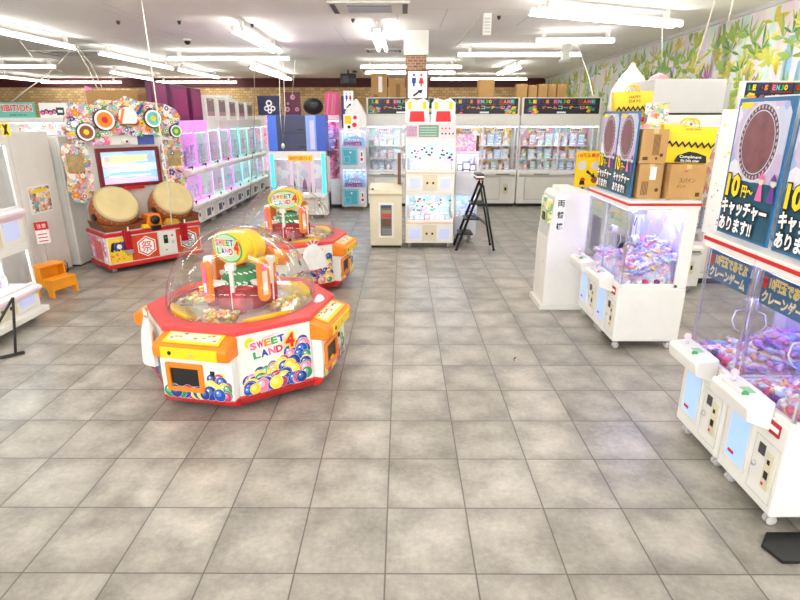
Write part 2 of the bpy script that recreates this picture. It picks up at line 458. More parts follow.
LZ = 3.83
for p0, p1, n, l in [
    ((-7.25, 10.0), (-7.31, 13.43), 1, 'single tube ceiling light at the upper left, nearest on that side'),
    ((-7.3, 14.4), (-7.29, 18.9), 1, 'long slanted tube light continuing behind the nearest left one'),
    ((-7.29, 19.3), (-7.2, 23.2), 1, 'slanted tube light at the far end of the long left line of tubes'),
    ((-6.2, 15.77), (-2.95, 15.77), 1, 'horizontal single tube light over the left claw machine row'),
    ((1.36, 14.85), (4.45, 14.85), 1, 'horizontal single tube light over the back crane machines, right of the pillar'),
    ((1.91, 8.99), (4.62, 10.2), 2, 'large twin tube ceiling light at the upper right'),
    ((2.71, 12.3), (4.3, 12.2), 1, 'short tube light just behind the large twin light at upper right'),
    ((-2.92, 10.74), (-2.94, 14.1), 2, 'twin tube light pointing away, left of the ceiling centre'),
    ((-.46, 10.9), (-.45, 13.8), 2, 'twin tube light between the two ceiling vents'),
    ((-4.63, 18.42), (-4.63, 24.2), 2, 'far twin tube light above the blue cabinet'),
    ((-12.4, 18.2), (-10.6, 18.2), 1, 'short horizontal tube light at the far left edge'),
    ((-15.4, 22.6), (-15.4, 25.6), 1, 'distant tube light low at the far left edge'),
    ((-10, 20.3), (-10.3, 24.4), 1, 'distant slanted tube light left of the long line of tubes'),
    ((-16, 26.1), (-12.4, 26.1), 1, 'distant horizontal tube light at the left back wall'),
    ((-10.9, 26.1), (-7.3, 26.1), 1, 'distant horizontal tube light at the back wall above the drum machine'),
    ((-1.3, 18.3), (1.85, 18.3), 1, 'horizontal tube light behind the brick pillar, nearer of two'),
    ((-1.3, 20.6), (1.85, 20.6), 1, 'horizontal tube light behind the brick pillar, farther of two'),
    ((1.15, 24.1), (5.1, 24.1), 1, 'most distant horizontal tube light right of the pillar'),
    ((3.5, 21.2), (3.6, 18.4), 2, 'short twin tube light pointing away in front of the most distant tube'),
]:
    light_fixture((p0[0], p0[1], LZ), (p1[0], p1[1], LZ), n, l)
for X in (-6.5, -3, .5, 4):             # lamps of the hall behind and above the camera
    for Yv in (-3, .6, 4.2, 7.4):
        light_fixture((X - 1.2, Yv, LZ), (X + 1.2, Yv, LZ), 2, 'twin tube ceiling light outside the frame near the entrance')


def vent(x0, x1, y0, y1, label, inner):
    t = thing('ceiling_vent', label, 'air vent', ((x0 + x1) / 2, (y0 + y1) / 2, CEIL))
    w = (x1 - x0) / 2; d = (y1 - y0) / 2
    MB().box(-w, w, -d, d, -.03, 0, WHITE).build('frame', t, .006)
    g = MB().box(-w * inner, w * inner, -d * .55, d * .55, -.036, -.028, DGREY)
    for k in range(9): yy = -d * .5 + k * d * .125; g.box(-w * inner, w * inner, yy, yy + .012, -.042, -.036, STEEL)
    g.build('grille', t)
    for s in (-1, 1):
        MB().box(-w * .95 if s < 0 else w * .82, -w * .82 if s < 0 else w * .95, -d * .8, d * .8, -.034, -.028, DGREY).build('air_slot', t)


vent(-1.15, .12, 9.3, 10.3, 'square white ceiling cassette with dark grille at the top centre', .55)
vent(-.95, .0, 15.4, 16.1, 'small dark ceiling vent behind the twin light near the pillar', .8)
vent(-9.8, -7.9, 15.7, 17.1, 'wide pale ceiling vent among the left tube lights', .7)
t = thing('dome_camera', 'small black dome camera on the ceiling left of centre', 'security camera', (-4.84, 13.59, CEIL))
MB().lathe([(.09, 0), (.09, -.03), (.06, -.04)], WHITE, 16).build('base', t)
MB().sphere((0, 0, -.05), .07, BLACK).build('lens_dome', t)
for x, y in [(118, 21), (179, 21), (252, 24), (499, 16), (353, 19)]:
    p = atz(x, y, CEIL)
    tag(MB().lathe([(.035, 0), (.03, -.03), (.012, -.06)], DGREY, 10).build('sprinkler_head', None, 0, 2, (p.x, p.y, CEIL)), 'small dark sprinkler head on the ceiling', 'sprinkler', 'ceiling sprinkler heads')
t = thing('hanging_speaker', 'narrow white fitting with side slots hanging from the ceiling, right of centre', 'ceiling fitting', (1.45, 10.4, CEIL))
MB().box(-.07, .07, -.05, .05, -.34, 0, WHITE).build('body', t, .01)
g = MB()
for k in range(5): g.box(-.05, .05, -.056, -.05, -.3 + k * .05, -.27 + k * .05, GREY)
g.build('slots', t)
t = thing('hanging_fitting', 'white stubby fitting hanging in front of the horizontal tube light at right', 'ceiling fitting', (3.95, 14.5, CEIL))
MB().box(-.09, .09, -.06, .06, -.36, 0, WHITE).build('body', t, .01)
MB().tube([(-.14, 0, -.38), (.14, 0, -.34)], .04, GREY).build('bracket', t)

# brick pillar with the toilet sign
PY = 12.25
a = at(405, 30, PY); bb = at(429, 30, PY); zl = at(405, 55, PY).z
px0, px1 = a.x, bb.x - .02
t = MB().box(px0 + .02, px1 - .02, PY + .02, PY + .5, 0, zl, BRICKR).build('wall_pillar'); struct(t)
struct(MB().box(px0 - .02, px1 + .02, PY - .02, PY + .54, zl, CEIL, WHITE).build('trim_3', None, .01))
s0 = at(408, 71, PY - .05); s1 = at(427, 98, PY - .05)
t = thing('toilet_sign', 'white toilet sign with blue man, red woman and black arrow on the brick pillar', 'sign', ((s0.x + s1.x) / 2, PY + .018, (s0.z + s1.z) / 2))
w = (s1.x - s0.x) / 2; h = (s0.z - s1.z) / 2


def toilet_art(g, w, h, y):
    for sx, m in ((-.38, INKB), (.38, INKR)):
        cx = sx * w
        g.disc(cx, h * .72, w * .13, m, y)
        if sx < 0: g.prism([(cx - w * .22, h * .52), (cx + w * .22, h * .52), (cx + w * .2, h * .1), (cx + w * .1, h * .1), (cx + w * .1, -h * .12), (cx - w * .1, -h * .12), (cx - w * .1, h * .1), (cx - w * .2, h * .1)], y, y + .002, m, 'y')
        else: g.prism([(cx - w * .14, h * .52), (cx + w * .14, h * .52), (cx + w * .28, h * .08), (cx + w * .08, h * .08), (cx + w * .08, -h * .12), (cx - w * .08, -h * .12), (cx - w * .08, h * .08), (cx - w * .28, h * .08)], y, y + .002, m, 'y')
    g.prism([(-w * .5, -h * .78), (w * .05, -h * .5), (-w * .02, -h * .42), (w * .55, -h * .36), (w * .4, -h * .66), (w * .2, -h * .6), (-w * .38, -h * .9)], y, y + .002, INKK, 'y')


MB().box(-w - .03, w + .03, -.022, 0, -h - .02, h + .02, mat('maroon_sign_frame', (110, 36, 40), .5)).build('frame', t)
MB().box(-w, w, -.03, -.02, -h, h, INKW).build('panel', t)
g = MB(); toilet_art(g, w, h, -.033); fit_text(g, 'TOILET', 0, -h * .24, w * .8, h * .08, -.032, INKK)
g.build('pictogram', t)

# hanging monitor
p = at(348, 79, 22)
t = thing('hanging_monitor', 'small black monitor with side speaker hanging near the maroon fascia', 'monitor', (p.x, 22, p.z)); t.scale = (1.6, 1.6, 1.6)
MB().box(-.18, .18, 0, .16, -.12, .12, BLACK).build('body', t, .02)
MB().box(-.12, .02, -.008, 0, -.08, .07, DGREY).build('screen', t)
MB().lathe([(.06, 0), (.06, .012)], DGREY, 16, Matrix.Translation((.11, 0, -.01)) @ Matrix.Rotation(R(90), 4, 'X')).build('speaker_cone', t)
MB().tube([(0, .08, .12), (0, .08, (CEIL - p.z) / 1.6)], .018, BLACK).build('hanger', t)
MB().box(.1, .2, .03, .1, .14, .18, BLACK).build('bracket_lamp', t)


def cord(pts, label, r=.007, m=None, grp=None):
    o = MB().tube(pts, r, m or BAGW, 5).build('hanging_wire'); return tag(o, label, 'wire', grp)


CW = mat('white_cord', (224, 220, 206), .6, noise=0)
def A(x, y, Y): return tuple(at(x, y, Y))
cord([A(141, -4, 8.2), A(146, 30, 8.0), A(154, 85, 7.8), A(160, 130, 7.7), A(165, 160, 7.65), A(172, 225, 7.6)], 'long pale cord hanging in front of the right drum', .008, CW)
cord([A(75, 46, 12.5), A(88, 68, 12.3), A(98, 90, 12)], 'white wire slanting down right from the nearest left tube light', .012, CW)
cord([A(77, 46, 12.6), A(92, 66, 12.4), A(104, 92, 12.1)], 'second white wire beside the one slanting from the nearest left tube light', .01, CW)
cord([A(42, 79, 12), A(26, 90, 12), A(10, 103, 12)], 'white wire slanting down to the teal banner', .012, CW)
cord([A(75, 46, 12.6), A(60, 62, 12.4), A(42, 80, 12)], 'thin wire running down left from the nearest left tube light', .006, CW)
cord([A(20, 41, 12), A(35, 60, 12), A(62, 72, 12)], 'thin looping wire among the left tube lights', .006, CW)
cord([A(254, 70, 13), A(255, 100, 12.9), A(253, 150, 12.7), A(250, 200, 12.5)], 'dark thin cord hanging in front of the small framed posters', .007, mat('grey_cord', (120, 110, 110), .6, noise=0))
cord([A(279, 60, 12.5), A(280, 110, 12.5), A(283, 146, 12.5), A(285, 110, 12.5), A(283, 62, 12.5)], 'pale cord hanging in a long loop before the blue cabinet', .009, CW)
tag(MB().sphere((0, 0, 0), .04, CW, 8, 6, (1, 1, 1.6)).build('cord_knot', None, 0, 2, A(283, 146, 12.45)), 'white knot at the bottom of the looped cord', 'cord end')
cord([A(295, 60, 12.5), A(292, 98, 12.5)], 'thin straight cord above the maroon poster', .005, CW)
cord([A(484, 10, 9.4), A(456, 46, 10.6)], 'faint slanting wire right of the pillar top', .006, CW)
cord([A(576, 40, 12), A(589, 78, 10), A(593, 96, 9)], 'white wire hanging down to the right-hand bags', .008, CW)
cord([A(715, 0, 7), A(706, 30, 7), A(694, 68, 7)], 'white wire slanting across the mural', .008, CW)
cord([A(733, 0, 7), A(728, 22, 7)], 'short white wire in front of the mural top', .008, CW)
cord([A(662, 28, 8), A(662, 62, 8)], 'faint vertical wire before the mural leaves', .005, CW)

# ------------------------------------------------------------------ shared pieces
def caster(parent, x, y, m=GREY):
    c = MB().box(x - .02, x + .02, y - .02, y + .02, .055, .09, STEEL).build('caster', parent)
    w = MB()
    for s in (-.018, .018):
        w.lathe([(.03, -.008), (.034, 0), (.03, .008)], m, 14, Matrix.Translation((x + s, y, .034)) @ Matrix.Rotation(R(90), 4, 'Y'))
    w.build('wheel', c)


def frame_bm(g, x0, x1, z0, z1, y0, y1, t, m):
    g.box(x0, x0 + t, y0, y1, z0, z1, m); g.box(x1 - t, x1, y0, y1, z0, z1, m)
    g.box(x0 + t, x1 - t, y0, y1, z0, z0 + t, m); g.box(x0 + t, x1 - t, y0, y1, z1 - t, z1, m)
    return g


def lump(seed, r, sc, n=10, k=7, amp=.25):
    g = MB(); rnd = random.Random(seed); ph = [rnd.uniform(0, 6) for _ in range(6)]
    rings = []
    for i in range(k + 1):
        th = PI * i / k; ring = []
        for j in range(n):
            a = 2 * PI * j / n
            rr = r * (1 + amp * (math.sin(2 * a + ph[0]) * math.sin(th * 2 + ph[1]) + .6 * math.sin(3 * a + ph[2])) * math.sin(th))
            ring.append((rr * math.sin(th) * math.cos(a) * sc[0], rr * math.sin(th) * math.sin(a) * sc[1], -math.cos(th) * r * sc[2]))
        rings.append(ring)
    return g, rings


PM = randmat('candy_wrapper_random', PASTEL, .3)
PM_BLUE = randmat('pale_wrapper_random', [(250, 250, 255), (230, 236, 252), (190, 205, 248), (250, 205, 228), (215, 195, 245), (252, 252, 255), (170, 185, 235), (245, 150, 195)], .3)
PM_PINK = randmat('pink_purple_wrapper_random', [(200, 130, 225), (250, 150, 215), (120, 120, 220), (250, 225, 240), (160, 90, 200), (250, 250, 255)], .3)
PM_ORANGE = randmat('warm_wrapper_random', [(250, 220, 150), (250, 160, 170), (250, 240, 225), (240, 120, 150), (250, 190, 110), (255, 235, 240)], .3)
PM_BOX = randmat('prize_box_random', [(250, 225, 150), (240, 170, 180), (180, 215, 240), (250, 250, 245), (215, 190, 235), (190, 225, 190), (250, 200, 140), (160, 190, 230), (245, 235, 235)], .4)
PM_COOL = randmat('cool_box_random', [(235, 245, 250), (190, 225, 240), (175, 200, 235), (230, 215, 240), (245, 200, 220), (200, 235, 220), (250, 250, 250)], .4)
PM_BALL = randmat('ball_random', [(250, 250, 250), (240, 90, 150), (250, 250, 250), (230, 60, 120), (120, 60, 150), (210, 210, 215)], .3)
PM_PLUSH = randmat('plush_random', [(245, 170, 190), (250, 215, 225), (250, 245, 240), (240, 120, 150), (190, 210, 240), (250, 225, 160)], .8)
HIDE = (0, 0, -50)


def packet_mesh(m, seed, r=.034):
    g, rings = lump(seed, r, (1.25, .9, .5), 9, 5); g.loft(rings, m, False, True)
    for s in (-1, 1):                       # twisted wrapper ends
        g.add([(s * r * 1.1, 0, 0), (s * r * 1.7, -r * .5, r * .2), (s * r * 1.75, r * .1, -r * .15), (s * r * 1.6, r * .5, r * .2)], [(0, 1, 2, 3)], m)
    return g


def pile(fn, region, n, mats, label, group, name='candy_packet', size=.034, seed=1, cat='sweet', T=None):
    """scatter n pieces over the surface z=fn(x,y), in the local frame T of a machine"""
    rnd = random.Random(seed); protos = []
    for i, m in enumerate(mats):
        for k in range(2): protos.append(packet_mesh(m, seed * 10 + i * 2 + k, size).build(name))
    x0, x1, y0, y1 = region
    nx = max(1, int(math.sqrt(n * (x1 - x0) / (y1 - y0)))); ny = max(1, int(round(n / nx))); idx = 0
    for i in range(nx):
        for j in range(ny):
            x = x0 + (i + rnd.uniform(.15, .85)) * (x1 - x0) / nx; y = y0 + (j + rnd.uniform(.15, .85)) * (y1 - y0) / ny
            P = T @ Vector((x, y, fn(x, y) + rnd.uniform(0, .014)))
            rot = (rnd.uniform(-.6, .6), rnd.uniform(-.6, .6), rnd.uniform(0, 6.28))
            o = protos[idx] if idx < len(protos) else rnd.choice(protos).copy()
            if idx >= len(protos): COL.objects.link(o)
            o.location = P; o.rotation_euler = rot; s = rnd.uniform(.8, 1.25); o.scale = (s, s, s)
            tag(o, label, cat, group); idx += 1
    for q in protos[idx:]: bpy.data.objects.remove(q)


def box_proto(w, d, h, m, art=None):
    g = MB().box(-w / 2, w / 2, -d / 2, d / 2, 0, h, m)
    if art:
        g.box(-w * .4, w * .4, -d / 2 - .002, -d / 2, h * .3, h * .88, art); g.box(-w * .36, w * .36, -d / 2 - .002, -d / 2, h * .08, h * .2, INKW)
    return g


def plush_proto(m, s):
    """a round-eared soft toy"""
    g = MB()
    g.sphere((0, 0, .42 * s), .42 * s, m, 14, 9, (.9, .8, 1)); g.sphere((0, -.03 * s, 1.0 * s), .38 * s, m, 14, 9, (1.1, .9, .95))
    for q in (-1, 1):
        g.sphere((q * .28 * s, 0, 1.34 * s), .14 * s, m, 8, 6); g.sphere((q * .36 * s, -.2 * s, .55 * s), .14 * s, m, 8, 6, (1, 1.2, 1.3))
        g.sphere((q * .24 * s, -.34 * s, .12 * s), .17 * s, m, 8, 6, (1, 1.3, .8)); g.sphere((q * .13 * s, -.36 * s, 1.04 * s), .035 * s, BLACK, 6, 5)
    g.sphere((0, -.38 * s, .95 * s), .06 * s, INKW, 8, 5)
    return g


def row_of(make, name, cat, T, xs, y, z, label, group, rnd, jitter=.01, rot=0):
    protos = [f().build(name) for f in make]
    used = 0
    for k, x in enumerate(xs):
        if used < len(protos): o = protos[used]
        else: o = rnd.choice(protos).copy(); COL.objects.link(o)
        used += 1
        P = T @ Vector((x, y + rnd.uniform(-jitter, jitter), z)); o.location = P
        o.rotation_euler = (0, 0, T.to_euler().z + rnd.uniform(-.15, .15) + rot)
        tag(o, label if isinstance(label, str) else label[k], cat, group)
    for q in protos[used:]: bpy.data.objects.remove(q)


def TR(loc, rz): return Matrix.Translation(Vector(loc)) @ Matrix.Rotation(R(rz), 4, 'Z')


# ------------------------------------------------------------------ small crane machines (red striped roof)
def claw_parts(t, x, y, ztop, zc):
    c = MB().box(x - .07, x + .07, y - .06, y + .06, ztop - .06, ztop, STEEL).build('carriage', t)
    MB().tube([(x, y, ztop - .06), (x, y, zc + .1)], .008, STEEL).build('cable', c)
    h = MB().lathe([(.03, zc + .1), (.045, zc + .08), (.05, zc + .02), (.03, zc)], CHROME, 16, Matrix.Translation((x, y, 0)))
    h.box(x - .03, x + .03, y - .055, y - .045, zc + .02, zc + .08, STEEL)
    hd = h.build('claw_head', t)
    for k in range(3):
        a = k * 2.094 + .5; pr = [(0.03, .01), (.1, -.0), (.12, -.07), (.085, -.14), (.05, -.16)]
        MB().tube([(x + r * math.cos(a), y + r * math.sin(a), zc + z) for r, z in pr], .007, CHROME, 6).build('claw_prong', hd)
    MB().tube([(x - .05, y, ztop - .05), (x - .1, y, ztop - .16), (x - .06, y, ztop - .2), (x - .02, y, ztop - .1)], .005, DGREY, 5).build('coiled_cable', t)


def crane(label, loc, units, W, D, header, led=LEDV, side_solid=True, floorm=None):
    """front faces local -y; units = number of play positions"""
    t = thing('crane_machine', label, 'crane game', loc, -90)
    H0, H1, H2 = .1, .70, 1.50
    hw = W / 2; uw = W / units
    MB().prism([(-hw, 0), (hw, 0), (hw, D), (-hw, D)], H0, H1, WHITE).build('cabinet', t, .018, 3)
    for sx in (-1, 1):
        for yy in (.07, D - .07): caster(t, sx * (hw - .08), yy)
    if units > 1:
        for q in (-.06, .06): caster(t, q, .07)
    g = MB()
    for u in range(units):
        ux = -hw + u * uw
        # console
        cx0, cx1 = ux + .02, ux + uw * .74
        c = MB().prism([(0, H1 - .1), (-.15, H1 - .04), (-.165, H1 + .05), (-.15, H1 + .07), (0, H1 + .09)], cx0, cx1, WHITE, 'x').build('console', t, .015, 3)
        mid = (cx0 + cx1) / 2
        s = MB().prism([(mid - .12, -.14), (mid + .12, -.14), (mid + .13, -.01), (mid - .13, -.01)], H1 + .072, H1 + .095, OFFW); s.build('control_plate', c, .004)
        j = MB().tube([(mid - .08, -.09, H1 + .09), (mid - .08, -.092, H1 + .13)], .012, CHROME); j.sphere((mid - .08, -.093, H1 + .15), .025, mat('pale_pink_knob', (245, 205, 215), .3), 14, 9); j.build('joystick', c)
        MB().box(mid + .01, mid + .09, -.11, -.05, H1 + .095, H1 + .098, mat('lcd_green', (150, 200, 150), .3)).build('display', c)
        MB().lathe([(.02, 0), (.02, .012), (.014, .016)], INKG if u == 0 else INKP, 14, Matrix.Translation((mid + .1, -.125, H1 + .092))).build('button', c)
        # prize door
        d = frame_bm(MB(), ux + .05, ux + uw * .5, .2, H1 - .1, -.006, .01, .02, OFFW).build('prize_door_frame', t)
        MB().box(ux + .07, ux + uw * .5 - .02, .0 - .004, .004, .22, H1 - .12, LITB).build('prize_door', d)
        xx = ux + uw * .62; MB().box(ux + .1, ux + .16, -.008, -.004, .26, .28, INKR).build('red_mark', d)
        MB().prism([(ux + .06, H1 - .1), (ux + .1, H1 - .1), (ux + .06, H1 - .14)], -.012, -.006, BLACK, 'y').build('latch', d)
        # coin door
        cd_ = frame_bm(MB(), xx - .03, ux + uw - .03, .16, H1 - .16, -.003, .004, .004, GREY).build('coin_door', t)
        MB().lathe([(.018, 0), (.018, .012)], CHROME, 14, Matrix.Translation((xx + .0, -.001, .34)) @ Matrix.Rotation(R(90), 4, 'X')).build('lock', cd_)
        q = MB().box(ux + uw * .78, ux + uw * .9, -.01, 0, .24, .48, CREAM)
        q.box(ux + uw * .81, ux + uw * .87, -.014, -.01, .31, .36, BLACK); q.box(ux + uw * .82, ux + uw * .86, -.014, -.01, .41, .44, BLACK); q.box(ux + uw * .80, ux + uw * .83, -.014, -.01, .26, .28, INKR)
        q.build('coin_panel', cd_, .003)
        MB().box(xx + .015, xx + .07, -.006, 0, .43, .5, DGREY).build('notice_plate', cd_)
        MB().box(ux + uw * .72, ux + uw * .88, -.008, 0, H1 - .1, H1 - .02, DRED).build('warning_strip', t)
        wv = MB(); wv.box(ux + uw * .73, ux + uw * .87, -.01, -.008, H1 - .075, H1 - .045, INKW); wv.build('warning_print', t)
    # glass
    fr = MB()
    fr.box(-hw + .01, hw - .01, .005, .04, H1, H1 + .035, WHITE)
    fr.box(-hw + .01, hw - .01, D - .05, D - .01, H1, H2, WHITE)
    for sx in (-1, 1):
        x0, x1 = sorted((sx * hw, sx * (hw - .03)))
        if side_solid: fr.box(x0, x1, D - .14, D - .01, H1, H2, WHITE); fr.box(x0, x1, .03, D - .1, H1, H1 + .04, WHITE)
    fr.build('window_frame', t, .004)
    for k in range(units + 1):
        x = -hw + .02 + k * (W - .04) / units
        MB().box(x - .009, x + .009, .012, .03, H1, H2, POST).build('corner_post', t)
    for u in range(units):
        MB().box(-hw + .02 + u * uw, -hw + uw - .02 + u * uw, .02, .026, H1, H2, GLASS).build('front_pane', t)
    for sx in (-1, 1): MB().box(sx * (hw - .018) - .003, sx * (hw - .018) + .003, .03, D - .14, H1, H2, GLASS).build('side_pane', t)
    rf = MB().prism([(-hw - .005, -.015), (hw + .005, -.015), (hw + .005, D), (-hw - .005, D)], H2, H2 + .09, WHITE).build('roof', t, .008)
    MB().prism([(-hw - .009, -.019), (hw + .009, -.019), (hw + .009, D + .003), (-hw - .009, D + .003)], H2 + .045, H2 + .07, RED).build('red_stripe', rf)
    for u in range(units):
        x = -hw + (u + .5) * uw
        MB().box(x - uw * .4, x + uw * .4, .07, .1, H2 - .02, H2 - .003, led).build('light_strip', t)
        MB().box(x - uw * .35, x + uw * .35, D - .2, D - .17, H2 - .025, H2 - .003, led).build('light_strip', t)
        hd = MB().box(x - uw * .44, x + uw * .36, .032, .04, H2 - .22, H2 - .02, BLUEB if header else mat('pale_green_header', (190, 205, 190), .4)).build('header_card', t)
        g = MB()
        if header:
            fit_text(g, '10円玉であそぶ', x, H2 - .075, uw * .64, .07, .028, INKY, .02, INKW, .04)
            fit_text(g, 'クレーンゲーム', x - uw * .04, H2 - .165, uw * .72, .075, .028, INKW, .02, INKY, .04)
            g.box(x - uw * .42, x - uw * .36, .029, .031, H2 - .12, H2 - .05, INKR)
        else:
            fit_text(g, '10円', x - uw * .1, H2 - .08, uw * .4, .06, .028, INKY, .02)
            fit_text(g, 'キャッチャー', x - uw * .1, H2 - .15, uw * .5, .05, .028, INKG, .02)
        g.build('lettering', hd)
        claw_parts(t, x - uw * .1, D * .36, H2 - .03, H2 - .42)
    ins = MB().box(-hw + .03, hw - .03, D - .055, D - .05, H1, H2, mat('violet_back_panel', (214, 206, 246), .4) if header else printmat('blue_back_print', [(205, 210, 250), (225, 228, 252), (190, 200, 245), (245, 245, 255), (215, 200, 240)], 7)).build('back_lining', t)
    dk = MB().box(-hw + .02, hw - .02, .045, D - .06, H1 - .01, H1 + .02, floorm or PRINT5).build('prize_deck', t)
    lb = MB()
    return t


# nearest right machines
XF = 2.19
def heap(x, y, W=.6, D=.74, base=.71, top=.22, cx=.05, cy=.45):
    return base + top * math.exp(-((x - cx) ** 2) / (.05 * W) - ((y - cy) ** 2) / .09)


def heap_mesh(fn, x0, x1, y0, y1, base, m, parent=None):
    g = MB(); n = 14; vs = []; fs = []
    for i in range(n + 1):
        for j in range(n + 1):
            x = x0 + (x1 - x0) * i / n; y = y0 + (y1 - y0) * j / n
            e = i in (0, n) or j in (0, n); vs.append((x, y, base if e else fn(x, y) - .02))
    for i in range(n):
        for j in range(n):
            a_ = i * (n + 1) + j; fs.append((a_, a_ + n + 1, a_ + n + 2, a_ + 1))
    g.add(vs, fs, m, True)
    rnd = random.Random(int(x1 * 100) + 3); cs = [(250, 245, 252), (250, 175, 212), (180, 196, 246), (210, 180, 240), (244, 120, 170), (252, 232, 190)]
    for k in range(150):
        x = rnd.uniform(x0 + .03, x1 - .03); y = rnd.uniform(y0 + .02, y1 - .02); c = rnd.choice(cs)
        q, rings = lump(k, .03, (1.3, .9, .55), 7, 4)
        Mx = Matrix.Translation((x, y, fn(x, y) - .005)) @ Matrix.Rotation(rnd.uniform(0, 6), 4, 'Z') @ Matrix.Rotation(rnd.uniform(-.6, .6), 4, 'X')
        g.loft(rings, mat('sweet_wrapper_%d' % cs.index(c), c, .3), False, True, Mx)
    return g


machines = {}
for key, cy_, lbl in [('A', 3.60, 'white 10 yen crane machine, second from the right edge, with a violet lit cabinet'),
                      ('B', 3.0, 'white 10 yen crane machine at the right edge, nearest to the camera')]:
    T = TR((XF, cy_, 0), -90)
    m = crane(lbl, (XF, cy_, 0), 1, .58, .74, True)
    where = 'in the second crane machine from the right edge' if key == 'A' else 'in the nearest crane machine at the right edge'
    if key == 'A': fn = lambda x, y: heap(x, y, base=.74, top=.2, cx=.0, cy=.5); mats_ = [PM_PINK, PM, PM_BLUE]
    else: fn = lambda x, y: heap(x, y, base=.74, top=.26, cx=.15, cy=.4); mats_ = [PM_ORANGE, PM_ORANGE, PM_PINK, PM]
    hm = heap_mesh(fn, -.25, .25, .06, .64, .7, printmat('heap_%s' % key, PASTEL, 22)); o = hm.build('sweets_heap'); o.location = (XF, cy_, 0); o.rotation_euler = (0, 0, R(-90))
    tag(o, 'deep layer of small sweets under the loose ones ' + where, 'sweets', None, 'stuff')
    pile(fn, (-.25, .25, .07, .62), 75 if key == 'B' else 65, mats_, 'small wrapped sweet heaped ' + where, 'wrapped sweets ' + where, size=.03, seed=3 + cy_.__hash__() % 5, T=T)
    rnd = random.Random(4)                  # pink balls in the lower tray by the glass
    g = [lambda: MB().sphere((0, 0, .035), .035, PM_BALL, 14, 9)]
    row_of(g, 'capsule_ball', 'ball', T, [(-.06 + .072 * k) for k in range(5)], .085, .72, 'plastic ball along the front glass ' + where, 'plastic balls ' + where, rnd, .002)

# wide machine in the middle of the right side
TC = TR((2.24, 6.04, 0), -90)
mc = crane('wide white two-player crane machine with cardboard boxes on its roof', (2.24, 6.04, 0), 2, 1.22, .7, False, floorm=PRINT2)
fnC = lambda x, y: .82 + .32 * math.exp(-((x - .2) ** 2) / .12 - ((y - .5) ** 2) / .1) + .05 * math.sin(9 * x) * math.sin(7 * y)
o = heap_mesh(fnC, -.55, .56, .08, .62, .705, printmat('heap_C', [(225, 232, 252), (250, 250, 255), (190, 200, 245), (235, 205, 240), (250, 180, 215)], 24)).build('sweets_heap')
o.location = (2.24, 6.04, 0); o.rotation_euler = (0, 0, R(-90)); tag(o, 'deep layer of sweets in the wide two-player crane machine', 'sweets', None, 'stuff')
pile(fnC, (-.54, .56, .1, .6), 155, [PM_BLUE, PM_BLUE, PM_BLUE, PM], 'small pale wrapped sweet heaped in the wide two-player crane machine', 'wrapped sweets in the wide crane machine', size=.032, seed=9, T=TC)
rnd = random.Random(5)
for k in range(9):
    P = TC @ Vector((.565, .1 + .06 * k, .72))
    o = MB().sphere((0, 0, .03), .03, PM_BALL, 14, 9).build('capsule_ball') if k == 0 else o.copy()
    if k: COL.objects.link(o)
    o.location = P; tag(o, 'plastic ball along the near side glass of the wide crane machine', 'ball', 'plastic balls in the wide crane machine')
for k, (x, y, w, h, m) in enumerate([(-.3, .68, .2, .5, PRINT2), (.02, .68, .22, .62, PRINT2), (.4, .68, .3, .5, PRINT5)]):
    o = MB().box(-w / 2, w / 2, -.01, .01, 0, h, m).build('picture_card', None, 0, 2, TC @ Vector((x, y, .86))); o.rotation_euler = (0, 0, R(-90))
    tag(o, ['bluish picture card at the far end inside the wide crane machine', 'tall picture card in the middle inside the wide crane machine', 'pink picture card at the near end inside the wide crane machine'][k], 'card')


